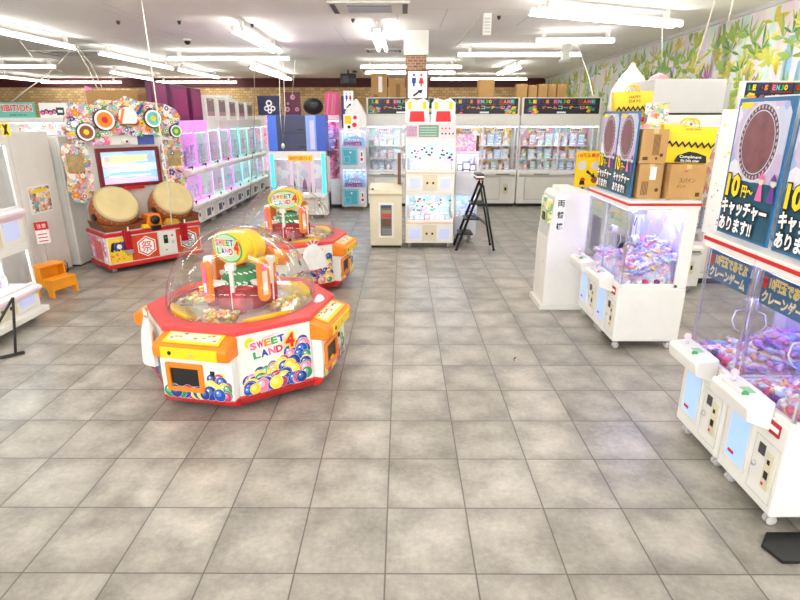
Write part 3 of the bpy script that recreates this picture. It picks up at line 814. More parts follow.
# posters standing on the roofs
def poster(name_label, cx, cy, rz, z, w, h, simple=False, tiltx=0):
    t = thing('poster_board', name_label, 'poster', (cx, cy, z), rz)
    t.rotation_euler = (R(tiltx), 0, R(rz))
    hw = w / 2
    MB().box(-hw, hw, 0, .012, 0, h, BLUEB).build('border', t)
    MB().box(-hw + .02, hw - .02, -.002, 0, .015, h * .5, TEALP).build('lower_sheet', t)
    up = MB().prism([(-hw + .02, h * .42), (hw - .02, h * .42), (hw - .02, h - .09), (hw - .06, h - .025), (-hw + .06, h - .025), (-hw + .02, h - .05)], -.003, 0, PRINT6, 'y').build('upper_sheet', t)
    ring = MB(); cz = h * .695; rx = w * .33; rz_ = h * .25
    def ell(f, m, y, n=36): ring.add([(f * rx * math.cos(2 * PI * i / n), y, cz + f * rz_ * math.sin(2 * PI * i / n)) for i in range(n)], [tuple(range(n))], m)
    ell(1.12, mat('poster_silver', (206, 212, 226), .4), -.0035); ell(1.04, mat('poster_ring_purple', (86, 70, 110), .5), -.004)
    for i in range(34):
        a_ = 2 * PI * i / 34
        x = .975 * rx * math.cos(a_); zz = cz + .975 * rz_ * math.sin(a_)
        ring.add([(x - .007, -.005, zz - .01), (x + .007, -.005, zz - .01), (x + .007, -.005, zz + .01), (x - .007, -.005, zz + .01)], [(0, 1, 2, 3)], mat('coin_lettering', (206, 180, 160), .5))
    ell(.89, mat('poster_silver', (206, 212, 226), .4), -.0055); ell(.86, mat('copper_coin_print', (138, 88, 92), .35, .2, noise=.3, nscale=9), -.006)
    ring.build('coin_picture', t)
    g = MB()
    g.box(-hw + .04, -hw + .16, -.006, -.003, h * .93, h * .97, INKY)
    fit_text(g, '10', -hw + w * .21, h * .375, w * .27, h * .17, -.012, INKY, .04, INKK, .05)
    fit_text(g, '円〜', -hw + w * .5, h * .345, w * .22, h * .09, -.012, INKY, .03, INKK, .045)
    fit_text(g, 'キャッチャー', -hw + w * .485, h * .215, w * .88, h * .12, -.012, INKW, .045, INKK, .07)
    fit_text(g, 'あります!!', -hw + w * .38, h * .085, w * .66, h * .11, -.012, INKW, .04, INKK, .07)
    g.build('lettering', t)
    g = MB()                              # two small dressed figures printed on the sheet
    for q, (m1, m2) in enumerate(((INKP, CREAM), (mat('violet_ink', (110, 60, 150), .5), CREAM))):
        x = hw * (.42 + .42 * q)
        g.disc(x, h * .44, w * .05, m2, -.008); g.prism([(x - w * .06, h * .3), (x + w * .06, h * .3), (x + w * .025, h * .41), (x - w * .025, h * .41)], -.009, -.007, m1, 'y')
        g.prism([(x - w * .055, h * .45), (x + w * .055, h * .45), (x, h * .5)], -.011, -.009, m1, 'y')
    g.build('figure_print', t)
    MB().box(-hw * .6, hw * .6, .012, .1, 0, .012, GLASS).build('acrylic_foot', t)
    return t


poster('blue coin poster board on the second crane machine from the right edge', 2.29, 3.68, -90, 1.592, .57, .9)
poster('blue coin poster board on the nearest crane machine, cut by the right edge', 2.29, 3.06, -90, 1.592, .57, .9)
poster('blue coin poster on the wide crane machine, nearer of the two', 2.31, 5.88, -90, 1.592, .5, .84)
poster('blue coin poster on the wide crane machine, farther of the two', 2.31, 6.39, -90, 1.592, .5, .84)
t = thing('white_board', 'plain white board standing behind the blue poster near the right edge', 'board', (2.5, 3.9, 1.592), -90)
MB().box(-.15, .35, 0, .02, 0, .92, OFFW).build('panel', t); MB().box(-.1, .3, .02, .1, 0, .02, OFFW).build('foot', t)


# cardboard boxes on the wide machine
def carton(label, x0, x1, y0, y1, z0, z1, art=None, rz=0, name='cardboard_box', group=None):
    cx, cy = (x0 + x1) / 2, (y0 + y1) / 2; w, d, h = x1 - x0, y1 - y0, z1 - z0
    t = thing(name, label, 'box', (cx, cy, z0), rz, group)
    MB().box(-w / 2, w / 2, -d / 2, d / 2, 0, h, CARD).build('carton', t, .004)
    MB().box(-.025, .025, -d / 2 - .001, d / 2 + .001, h - .04, h + .001, TAPE).build('tape', t)
    if art:
        g = MB(); art(g, w, h, -d / 2 - .002); g.build('print', t)
    return t


def artA(g, w, h, y):
    for k in range(6): g.box(-w * .05 + k * w * .045, -w * .03 + k * w * .045, y, y + .001, h * .25, h * .85, CARDD)
    g.disc(w * .3, h * .25, w * .07, CARDD, y); g.disc(w * .12, h * .15, w * .05, CARDD, y); g.box(-w * .4, -w * .2, y, y + .001, h * .1, h * .2, CARDD)


def artB(g, w, h, y):
    g.box(-w * .05, w * .2, y - .001, y, h * .55, h * .92, INKW)
    for k in range(5): g.box(-w * .35 + k * w * .06, -w * .32 + k * w * .06, y, y + .001, h * .1, h * .5, CARDD)
    g.disc(w * .3, h * .25, w * .08, CARDD, y)


def artC(g, w, h, y):
    fit_text(g, 'スパイン', 0, h * .55, w * .45, h * .14, y, CARDD); fit_text(g, 'ガシャ', -w * .15, h * .38, w * .25, h * .1, y, CARDD)
    g.box(w * .28, w * .4, y, y + .001, h * .08, h * .2, CARDD); g.box(-w * .12, -w * .02, y, y + .001, h * .8, h * .83, INKR)


ZR = 1.592
carton('small cardboard box on the wide crane machine, lower one by the posters', 2.37, 2.61, 5.62, 5.9, ZR, 1.93, artB)
carton('small cardboard box stacked on another, beside the blue posters', 2.365, 2.62, 5.62, 5.9, 1.935, 2.26, artA, -3)
carton('larger cardboard box with handwriting carrying the yellow bag', 2.65, 3.0, 5.55, 5.95, ZR, 1.93, artC)


def zigzag(g, x0, x1, z, a, n, y, m):
    st = (x1 - x0) / n; top = []; bot = []
    for i in range(n + 1): q = z + (a if i % 2 else -a); top.append((x0 + i * st, q + a * .7)); bot.append((x0 + i * st, q - a * .7))
    for i in range(n): g.add([(top[i][0], y, top[i][1]), (bot[i][0], y, bot[i][1]), (bot[i + 1][0], y, bot[i + 1][1]), (top[i + 1][0], y, top[i + 1][1])], [(0, 1, 2, 3)], m)


def yellow_bag(label, loc, rz, w, h, hill, tilt=0):
    t = thing('yellow_bag', label, 'bag', loc, rz); t.rotation_euler = (0, R(tilt), R(rz))
    b_ = w / 2
    rings = [[(-b_ * f, -.06 * g_, z), (0, -.075 * g_, z), (b_ * f, -.06 * g_, z), (b_ * f, .06 * g_, z), (0, .075 * g_, z), (-b_ * f, .06 * g_, z)] for f, g_, z in ((.86, 1, 0), (.92, 1.1, h * .4), (1.0, .8, h * .8), (1.04, .5, h))]
    MB().loft(rings, YELLOW).build('bag_body', t)
    for yy in (-.045, .045):
        MB().tube([(-w * .15 + w * .3 * (0.5 - .5 * math.cos(PI * k / 10)), yy, h - .01 + .075 * math.sin(PI * k / 10)) for k in range(11)], .009, YELLOW).build('handle', t)
    g = MB(); zigzag(g, -b_ * .92, b_ * .92, h * .5, .02, 15, -.088, INKK)
    if hill:
        g.prism([(-b_ * .5, .01), (b_ * .75, .01), (b_ * .7, h * .22), (b_ * .3, h * .3), (0, h * .32), (-b_ * .4, h * .2)], -.089, -.087, INKK, 'y')
        fit_text(g, 'Compliment', b_ * .1, h * .17, w * .42, .035, -.0915, INKW); fit_text(g, 'the little sister', b_ * .1, h * .08, w * .36, .028, -.0915, INKW)
        fit_text(g, 'GOOD SHOP', 0, h * .9, w * .3, .02, -.089, CARDD)
    else:
        fit_text(g, 'HAPPY', 0, h * .84, w * .3, .03, -.089, CARDD); fit_text(g, 'DAYS', 0, h * .72, w * .3, .03, -.089, CARDD)
        g.box(b_ * .25, b_ * .65, -.09, -.088, h * .12, h * .25, INKR)
    g.build('print', t)
    return t


yellow_bag('large yellow bag with black zigzag and black hill on the big cardboard box', (2.83, 5.72, 1.935), 0, .52, .36, True, 3)
yellow_bag('yellow bag with black zigzag and round handle behind the blue posters', (2.56, 6.5, 2.28), 0, .42, .36, False, -2)
pp = MB().box(-.2, .2, -.15, .15, 0, .67, OFFW).build('white_stand_box', None, 0, 2, (2.66, 6.45, ZR)); tag(pp, 'white storage box under the smaller yellow bag, behind the posters', 'box')
b2 = MB().box(-.13, .13, -.01, .01, 0, .26, PRINT4).build('print_card', None, 0, 2, (2.78, 6.9, 2.36 - .1)); tag(b2, 'colourful card peeping out beside the smaller yellow bag', 'card')
pp.scale = (1, 1, 1)
b2.location = (2.8, 6.4, 2.262)
# white sheet with black blots between the wide machine and the poster
t = thing('spotted_stand_sheet', 'white sheet with black and red blots standing between the wide crane machine and blue poster', 'sign', tuple(at(713, 232, 4.7)), 0)
g = MB().box(-.09, .14, 0, .02, 0, 1.0, OFFW); g.build('panel', t)
g = MB(); rnd = random.Random(6)
for k in range(30):
    zz = rnd.uniform(.02, .9); g.disc(rnd.uniform(-.07, .12), zz, rnd.uniform(.005, .02) if zz > .4 else rnd.uniform(.003, .009), rnd.choice([mat('pale_butter_ink', (246, 232, 170), .5), mat('pale_rose_ink', (246, 200, 190), .5), INKY] if zz > .4 else [INKK, INKK, GREY, INKP]), -.002 - .0003 * k, 7)
g.build('blots', t)

# ------------------------------------------------------------------ change machine
D0 = (1.82, 6.84); 
t = thing('change_machine', 'tall white money change machine with black kanji beside the wide crane machine', 'change machine', (2.07, 7.02, 0))
MB().box(-.29, .25, -.29, .3, 0, .07, OFFW).build('plinth', t, .006)
prof = [(-.25, .07), (.25, .07), (.25, 1.50), (-.17, 1.50), (-.2, 1.46), (-.25, .9)]
MB().prism(prof, -.26, .28, OFFW, 'y').build('cabinet', t, .008)
MB().prism([(-.256, .95), (-.21, 1.44), (-.206, 1.44), (-.25, .95)], -.2, .2, GREY, 'y').build('front_panel', t)
MB().box(-.246, -.2, -.235, .12, 1.12, 1.42, printmat('green_notice_print', [(120, 190, 130), (190, 225, 130), (240, 245, 230), (90, 160, 140), (240, 220, 120)], 16), Matrix.Translation((-.02, 0, 0))).build('notice_print', t)
MB().box(-.275, -.25, -.1, .02, 1.14, 1.24, BLACK).build('banknote_slot', t)
MB().lathe([(.012, 0), (.012, .01)], CHROME, 10, Matrix.Translation((-.25, -.15, .62)) @ Matrix.Rotation(R(-90), 4, 'Y')).build('lock', t)
lbp = MB().box(-.17, -.07, -.264, -.26, 1.02, 1.44, INKW).build('label_strip', t)
g = MB()
for k, ch in enumerate('両替機'): fit_text(g, ch, -.12, 1.37 - k * .14, .085, .085, -.266, INKK, .02)
g.build('lettering', lbp)
MB().box(-.15, .05, -.22, .1, 1.50, 1.56, WHITE).build('top_cover', t, .005)
p = at(586, 193, 6.86)
t = thing('yellow_notice', 'yellow notice sheet with round coin prints above the change machine', 'notice', (p.x - .01, 6.86, 1.565))
w = .15
MB().box(-w, w, 0, .01, 0, .42, YELLOW).build('sheet', t)
g = MB(); fit_text(g, '10円玉専用', 0, .37, .26, .05, -.002, INKR, .02)
g.disc(-.07, .25, .055, GREY, -.002); g.disc(.09, .25, .05, GREY, -.002); g.disc(-.05, .08, .03, INKR, -.003); g.disc(.09, .08, .04, mat('brown_ink', (150, 84, 60), .5), -.003)
g.prism([(-.0, .2), (.06, .14), (.07, .17), (.1, .1), (.04, .12), (.05, .13), (-.02, .17)], -.004, -.002, INKK, 'y'); g.prism([(-.09, .02), (-.02, .02), (-.03, .07), (-.08, .07)], -.004, -.002, INKK, 'y')
g.build('print', t)

# black foot plate at the right edge
g = MB().prism([(-.07, -.13), (.5, -.13), (.5, .1), (-.02, .1), (-.11, -.0)], 0, .022, BLACK)
t = thing('sign_stand_foot', 'flat black metal foot plate on the floor at the lower right edge', 'stand foot', (2.2, 2.59, 0)); g.build('plate', t, .004)
MB().box(.2, .5, -.05, .03, .022, .05, BLACK).build('rib', t)

# ------------------------------------------------------------------ round candy machines
BALLC = [mat('balloon_print_%s' % n, c, .35, noise=0) for n, c in dict(yellow=(236, 206, 30), blue=(24, 74, 170), green=(50, 136, 96), rose=(176, 50, 100), lemon=(244, 220, 50), pink=(224, 130, 160), navy=(24, 52, 130)).items()]
BALLH = [mat('balloon_light_%s' % n, c, .35, noise=0) for n, c in dict(yellow=(248, 230, 110), blue=(80, 130, 215), green=(120, 186, 140), rose=(210, 110, 150), lemon=(250, 236, 120), pink=(244, 186, 205), navy=(70, 110, 190)).items()]


def balloons(g, x0, x1, z0, top, n, y, seed, M=None):
    rnd = random.Random(seed); off = 0
    for k in range(n):
        x = rnd.uniform(x0, x1); zt = top(x); z = zt - (zt - z0) * (k / n) ** .8 + rnd.uniform(-.012, .012)
        r = rnd.uniform(.036, .07); x = min(max(x, x0 + r), x1 - r); z = max(z, z0 + r * .8)
        i = rnd.randrange(len(BALLC)); off += 1; yy = y - .00022 * off
        g.disc(x, z, r, INKW, yy, 14, 1, M); g.disc(x, z, r * .97, BALLC[i], yy - .00006, 14, 1, M)
        g.disc(x - r * .2, z + r * .22, r * .5, BALLH[i], yy - .00012, 10, 1, M); g.disc(x - r * .32, z + r * .36, r * .17, INKW, yy - .00016, 7, 1, M)


def octa(ap, z, n=8, ph=22.5):
    r = ap / math.cos(PI / 8)
    return [(r * math.cos(R(ph + 45 * i)), r * math.sin(R(ph + 45 * i)), z) for i in range(8)]


LOGO = [INKP, INKR, INKO, INKG, INKB]


def logo(g, cx, cz, s, y, M=None):
    for k, ch in enumerate('SWEET'): fit_text(g, ch, cx - .16 * s + k * .075 * s, cz + .045 * s + .006 * k * s, .072 * s, .075 * s, y, LOGO[k % 5], .05, INKW, .08, M, 6)
    for k, ch in enumerate('LAND'): fit_text(g, ch, cx - .13 * s + k * .082 * s, cz - .05 * s + .006 * k * s, .078 * s, .075 * s, y, LOGO[(k + 3) % 5], .05, INKW, .08, M, 6)
    fit_text(g, '4', cx + .235 * s, cz + .03 * s, .1 * s, .15 * s, y - .002, INKR, .05, INKY, .08, M)


SCL = .915


def sweet_machine(label, loc, rz, sign_rz, seed, where):
    t = thing('candy_machine', label, 'prize machine', loc, rz)
    T = TR(loc, rz)
    MB().loft([octa(.83, .07), octa(.90, .15), octa(.90, .16)], RED).build('skirt', t)
    MB().loft([octa(.86, .16), octa(.855, .70)], WHITE).build('cabinet', t)
    for a in (30, 75, 120, 165, 210, 255, 300, 345):
        x, y = .66 * math.cos(R(a)), .66 * math.sin(R(a))
        f = MB().tube([(x, y, .012), (x, y, .09)], .015, BLACK, 8); f.lathe([(.035, 0), (.035, .014)], BLACK, 12, Matrix.Translation((x, y, 0))); f.build('foot', t)
    for k in range(4):
        Mk = Matrix.Rotation(R(90 * k), 4, 'Z')
        c = MB().prism([(-.86, .16), (-.965, .16), (-.965, .60), (-.86, .62)], -.35, .35, WHITE, 'x', Mk).build('console', t, .006)
        MB().prism([(-.86, .07), (-.93, .1), (-.975, .165), (-.86, .165)], -.355, .355, RED, 'x', Mk).build('console_skirt', c, .006)
        MB().prism([(-.8, .52), (-1.0, .52), (-1.045, .54), (-1.05, .63), (-1.02, .655), (-.8, .715)], -.36, .36, ORANGE, 'x', Mk).build('pad', c, .022, 3)
        tp = MB().prism([(-.84, .708), (-1.01, .663), (-1.01, .668), (-.84, .713)], -.27, .27, YELLOW, 'x', Mk)
        rnd = random.Random(seed * 7 + k)
        tp.prism([(-.88, .70), (-.98, .673), (-.98, .68), (-.88, .707)], -.24, .24, CREAM, 'x', Mk)
        for q in range(12):
            x = -.22 + .038 * q; yy = rnd.uniform(-.97, -.9); zz = .700 + (-.88 - yy) * -.27 + .0
            zz = .707 - (-.88 - yy) * .27
            tp.box(x, x + .03, yy, yy + .05, zz - .01, zz + .004, rnd.choice([INKR, INKG, INKO, INKK, INKW, INKR]), Mk)
        tp.build('control_plate', c)
        pf = MB().box(-.27, .27, -1.054, -1.04, .545, .635, YELLOW, Mk)
        pf.lathe([(.018, 0), (.018, .006)], BLACK, 12, Mk @ Matrix.Translation((-.18, -1.053, .59)) @ Matrix.Rotation(R(90), 4, 'X')); pf.box(.0, .05, -1.056, -1.053, .575, .59, STEEL, Mk)
        pf.build('front_plate', c, .002)
        sl = Mk
        fr = frame_bm(MB(), -.29, .07, .22, .47, -.99, -.955, .04, ORANGE)
        o_ = MB(); o_.f = fr.f; o_.m = fr.m; o_.sm = fr.sm; o_.mats = fr.mats; o_.v = [tuple(sl @ Vector(v)) for v in fr.v]
        of = o_.build('outlet_frame', c, .006)
        MB().box(-.255, .035, -.97, -.95, .255, .435, BLACK, sl).build('outlet_flap', of)
        MB().box(.14, .18, -.975, -.95, .38, .42, BLACK, sl).build('key_plate', c)
        g = MB(); sl2 = sl
        balloons(g, -.34, .34, .165, lambda x: .25 + (.12 if x > .1 else 0) + max(0, x) * .2, 40, -.966, seed + k, sl2)
        g.build('balloon_print', c)
        Md = Matrix.Rotation(R(90 * k + 45), 4, 'Z')
        g = MB().box(-.345, .345, -.868, -.86, .17, .69, WHITE, Md)
        balloons(g, -.34, .34, .175, lambda x: .43 + .1 * x / .34 + .05 * math.sin(9 * x), 120, -.8695, seed + 10 + k, Md)
        if k % 2 == 0 or True:
            logo(g, -.08, .56, .88, -.905, Md); g.disc(-.25, .63, .045, BALLC[0], -.9, 14, 1, Md)
            fit_text(g, 'BANPRESTO', -.05, .66, .16, .018, -.905, INKP, 0, None, .05, Md, 6)
        g.build('logo_panel', t)
    # rim
    n = 64; outer = []; inner = []
    for i in range(n):
        a = 2 * PI * i / n; m_ = (math.degrees(a) + 22.5) % 45 - 22.5
        ro = .865 / math.cos(R(m_)); outer.append((ro * math.cos(a), ro * math.sin(a))); inner.append((.715 * math.cos(a), .715 * math.sin(a)))
    vs = [(x, y, .70) for x, y in outer] + [(x, y, .735) for x, y in outer] + [(x * .99, y * .99, .745) for x, y in outer] + [(x, y, .745) for x, y in inner] + [(x * .99, y * .99, .57) for x, y in inner]
    fs = []
    for k in range(4):
        for i in range(n): j = (i + 1) % n; fs.append((k * n + i, k * n + j, (k + 1) * n + j, (k + 1) * n + i))
    MB().add(vs, fs, CORAL).build('rim', t)
    MB().lathe([(.745, .735), (.745, .752), (.725, .752)], GLASS, 48).build('dome_seal', t)
    MB().lathe([(.74 * math.cos(R(a)), .745 + .70 * math.sin(R(a))) for a in range(0, 90, 6)] + [(.001, 1.445)], DOME, 48, cap=False).build('dome', t)
    # inside
    g = MB().lathe([(.001, .60), (.70, .60), (.70, .62)], GREEN, 48); g.build('bowl_floor', t)
    MB().lathe([(.66, .61), (.64, .64), (.30, .64), (.28, .65), (.001, .65)], mat('ochre_turntable', (214, 170, 90), .5, noise=.25, nscale=12), 48, cap=False).build('turntable', t)
    rp_ = MB()
    for k in range(4):
        a0 = 90 * k + 48
        pts0 = [(r * math.cos(R(a0 + q)), r * math.sin(R(a0 + q))) for r, q in ((.44, -20), (.44, 20))] + [(r * math.cos(R(a0 + q)), r * math.sin(R(a0 + q))) for r, q in ((.69, 22), (.70, 11), (.705, 0), (.70, -11), (.69, -22))]
        q = MB(); n_ = len(pts0)
        zt = [.66, .66, .76, .78, .78, .78, .76]
        vs = [(x, y, .58) for x, y in pts0] + [(x, y, z) for (x, y), z in zip(pts0, zt)]
        fs = [tuple(range(n_, 2 * n_))] + [(i, (i + 1) % n_, n_ + (i + 1) % n_, n_ + i) for i in range(n_)]
        q.add(vs, fs, YELLOW); q.build('ramp', t, .008)
        a0 = 90 * k
        pl = MB().prism([(r * math.cos(R(a0 + q_)), r * math.sin(R(a0 + q_))) for r, q_ in ((.3, -25), (.66, -20), (.68, 0), (.66, 20), (.3, 25))], .64, .70, mat('salmon_tray', (232, 130, 100), .4)).build('tray', t, .01)
        MB().prism([(r * math.cos(R(a0 + q_)), r * math.sin(R(a0 + q_))) for r, q_ in ((.33, -21), (.63, -17), (.65, 0), (.63, 17), (.33, 21))], .70, .712, CREAM).build('tray_mat', pl)
    cc = MB().lathe([(.31, .63), (.31, .68), (.25, .70), (.25, .88), (.28, .9), (.28, .92), (.1, .92)], DRED, 32).build('centre_column', t)
    for k in range(4):
        a = 90 * k + 20
        MB().lathe([(.065, .64), (.065, .9)], DRED, 14, Matrix.Translation((.29 * math.cos(R(a)), .29 * math.sin(R(a)), 0))).build('column_lobe', cc)
    gd = MB().lathe([(.17, .9), (.19, .92), (.19, .98), (.16, 1.0), (.16, 1.06), (.12, 1.08), (.05, 1.08)], GREEN, 28).build('green_drum', t)
    g = MB()
    for k in range(18):
        a = R(20 * k); 
        for zz, rr in ((.95, .192), (1.03, .162)):
            M_ = Matrix.Rotation(a + (.1 if zz > 1 else 0), 4, 'Z') @ Matrix.Translation((0, -rr, zz)) @ Matrix.Rotation(.4, 4, 'Y')
            g.box(-.022, .022, -.003, .003, -.006, .006, INKW, M_)
    g.build('dash_marks', gd)
    MB().lathe([(.07, 1.07), (.06, 1.13), (.08, 1.17)], RED, 18).build('neck', t)
    for k in range(4):
        a = 90 * k + 62; Mk = Matrix.Rotation(R(a), 4, 'Z')
        pill = [(.065 * math.cos(R(q)), 1.12 + .065 * math.sin(R(q))) for q in range(0, 181, 20)] + [(.065 * math.cos(R(q)), .86 + .065 * math.sin(R(q))) for q in range(180, 361, 20)]
        ar = MB().prism(pill, -.40, -.35, ORANGE, 'y', Mk).build('arm', t, .012)
        g = MB().box(-.028, .028, -.405, -.40, .86, 1.08, INKP if k % 2 else CREAM, Mk); g.box(-.02, .02, -.41, -.405, .9, .98, INKW, Mk); g.disc(0, 1.11, .03, INKP, -.402, 12, 1, Mk); g.build('arm_print', ar)
        MB().box(-.02, .02, -.36, -.2, .93, .97, OFFW, Mk).build('arm_bracket', ar)
        a2 = a + 40; M2 = Matrix.Rotation(R(a2), 4, 'Z')
        g = MB().box(-.018, .018, -.33, -.29, .74, 1.12, OFFW, M2); g.box(-.045, .045, -.35, -.27, 1.1, 1.16, WHITE, M2); g.box(-.012, .012, -.3, -.18, .9, .93, OFFW, M2); g.build('white_lift', t, .004)
    s = thing('tmp', None, None); bpy.data.objects.remove(s)
    Ms = Matrix.Rotation(R(sign_rz), 4, 'Z')
    el = [(.27 * math.cos(2 * PI * i / 32), 1.255 + .155 * math.sin(2 * PI * i / 32)) for i in range(32)]
    def e(f, y0, y1, m, g): g.prism([(x * f, 1.255 + (z - 1.255) * f) for x, z in el], y0, y1, m, 'y', Ms)
    g = MB(); e(.9, -.12, .16, YELLOW, g); e(1.0, -.12, -.06, YELLOW, g); e(1.0, .0, .05, YELLOW, g)
    sg = g.build('sign_head', t, .015, 3)
    g = MB(); e(.84, -.126, -.12, INKG, g); e(.78, -.129, -.126, mat('mint_sign_field', (190, 230, 190), .4), g); logo(g, -.03, 1.255, .8, -.133, Ms); g.build('sign_face', sg)
    MB().box(-.03, .03, -.06, .06, 1.1, 1.15, YELLOW, Ms).build('sign_bracket', sg)
    # sweets
    rnd = random.Random(seed)
    SW = [mat('sweet_%d' % q, c, .35) for q, c in enumerate([(250, 240, 190), (250, 225, 120), (240, 170, 70), (180, 210, 110), (250, 250, 240), (235, 120, 110), (250, 200, 170)])]
    sw = MB()
    for k in range(420):
        if k < 330:
            a = 90 * (k % 4) + rnd.uniform(-19, 19); r = rnd.uniform(.35, .64); z = .722 + rnd.uniform(0, .045) * (1 - abs(r - .5) * 4)
        else: a = rnd.uniform(0, 360); r = rnd.uniform(.36, .62); z = .655
        q, rings = lump(k, .022, (1.3, .9, .7), 6, 4)
        sw.loft(rings, rnd.choice(SW), False, True, Matrix.Translation((r * math.cos(R(a)), r * math.sin(R(a)), z)) @ Matrix.Rotation(rnd.uniform(0, 6), 4, 'Z') @ Matrix.Rotation(rnd.uniform(-.5, .5), 4, 'X'))
    o = sw.build('loose_sweets'); o.matrix_world = T @ Matrix.Diagonal((SCL, SCL, 1, 1)); tag(o, 'layer of loose small sweets under the clear dome of ' + where, 'sweets', None, 'stuff')
    t.scale = (SCL, SCL, 1)
    return t


S1 = (-1.50, 4.93, 0); S2 = (-1.67, 7.98, 0)
sweet_machine('octagonal balloon-print candy machine under a clear dome, nearest to the camera', S1, -11.5, -26, 3, 'the nearest candy machine')
sweet_machine('octagonal balloon-print candy machine under a clear dome, behind the nearest one', S2, -11.5, 12, 5, 'the farther candy machine')


def plastic_bag(label, loc, rz, w, h, d=.1, seed=1, handles=True, name='plastic_bag', lean=0):
    t = thing(name, label, 'bag', loc, rz); rnd = random.Random(seed)
    n = 14; rings = []
    for k, (f, z) in enumerate([(1.05, -h), (1.1, -h * .98), (1.0, -h * .6), (.8, -h * .3), (.5, -h * .1), (.3, 0)]):
        ring = []
        for i in range(n):
            a = 2 * PI * i / n; q = 1 + .1 * math.sin(3 * a + k) + rnd.uniform(-.06, .06)
            ring.append((w / 2 * f * q * math.cos(a) + lean * (1 + z / h), d / 2 * f * q * math.sin(a), z))
        rings.append(ring)
    MB().loft(rings, BAGW, True, False).build('bag_body', t)
    if handles:
        for s in (-1, 1):
            MB().tube([(s * w * .12 + lean, 0, -h * .05), (s * w * .3 + lean, 0, h * .12), (s * w * .1 + lean, 0, h * .16), (s * w * .02 + lean, 0, 0)], .008, BAGW, 6).build('handle', t)
    return t


T1 = TR(S1, -11.5); T2 = TR(S2, -11.5)
p = (-2.2, 4.42, .75); plastic_bag('white plastic bag hanging on the front left of the nearest candy machine', tuple(p), -56, .24, .42, .12, 2, True, lean=.02)
p = (-1.19, 7.2, .76); plastic_bag('white plastic bag hanging on the corner of the farther candy machine', tuple(p), 33, .34, .34, .05, 3)
p = T1 @ Vector((.72, .1, .80)); plastic_bag('small crumpled white bag on the right rim of the nearest candy machine', tuple(p), 60, .14, .1, .08, 4, False)

# ------------------------------------------------------------------ drum game
TK = thing('drum_game_machine', 'large red and white festival drum game machine with two drums', 'arcade machine', (-4.07, 8.97, 0), 47)
TT = TR((-4.07, 8.97, 0), 47)
MB().prism([(-.8, 0), (.8, 0), (.8, .8), (-.8, .8)], .08, .14, RED).build('base_trim', TK, .01)
MB().prism([(-.78, .02), (.78, .02), (.78, .8), (-.78, .8)], .14, .58, WHITE).build('base_cabinet', TK, .008)
MB().prism([(-.8, 0), (.8, 0), (.8, .8), (-.8, .8)], .58, .64, RED).build('red_rim', TK, .01)
MB().box(-.77, .77, .03, .8, .64, .66, GREY).build('base_top', TK, .004)
for sx in (-.7, .7):
    for yy in (.1, .7): caster(TK, sx, yy)
def hexa(g, cx, cz, r, m, y): g.add([(cx + r * math.cos(R(60 * i + 30)), y, cz + r * math.sin(R(60 * i + 30))) for i in range(6)], [tuple(range(6))], m)
fp = MB().box(-.76, -.42, .012, .02, .16, .56, mat('yellow_splash_sheet', (248, 214, 60), .4))
rnd = random.Random(2)
for k in range(16): fp.disc(rnd.uniform(-.76, -.45), rnd.uniform(.18, .3), rnd.uniform(.008, .022), INKO, .0115 - .0002 * k)
for k in range(5): fp.prism([(-.74 + .05 * k, .36 + .02 * (k % 2)), (-.70 + .05 * k, .34), (-.66 + .05 * k, .5), (-.71 + .05 * k, .48)], .008 - .001 * k, .012, INKB if k % 2 else INKK, 'y')
fp.disc(-.6, .42, .04, INKW, .002)
fp.build('yellow_panel', TK)
RSH = mat('red_festival_sheet', (220, 78, 36), .4, noise=.12, nscale=12)
for x0, x1, cx in ((-.42, .02, -.17), (.34, .76, .55)):
    g = MB().box(x0, x1, .012, .02, .16, .56, RSH)
    hexa(g, cx, .36, .17, INKW, .0105); hexa(g, cx, .36, .152, INKR if cx < 0 else INKK, .0095); hexa(g, cx, .36, .132, INKW, .0085)
    fit_text(g, '祭', cx, .36, .17, .18, .007, INKR if cx < 0 else INKK, .0)
    g.build('festival_panel', TK)
g = MB().box(.03, .33, -.01, .02, .16, .56, WHITE); cp_ = g.build('coin_panel', TK, .004)
g = MB().box(.11, .18, -.016, -.01, .36, .5, BLACK); g.box(.24, .29, -.015, -.01, .34, .40, GREY); g.disc(.14, .25, .012, BLACK, -.012); g.box(.13, .16, -.02, -.016, .44, .47, INKG); g.disc(.26, .48, .018, INKR, -.013); g.build('coin_slot', cp_)
g = MB().box(-.795, -.782, .08, .75, .16, .56, PRINT5)
g.box(-.8, -.795, .2, .5, .2, .5, mat('rose_figure_print', (220, 110, 110), .5)); g.build('side_sheet', TK)
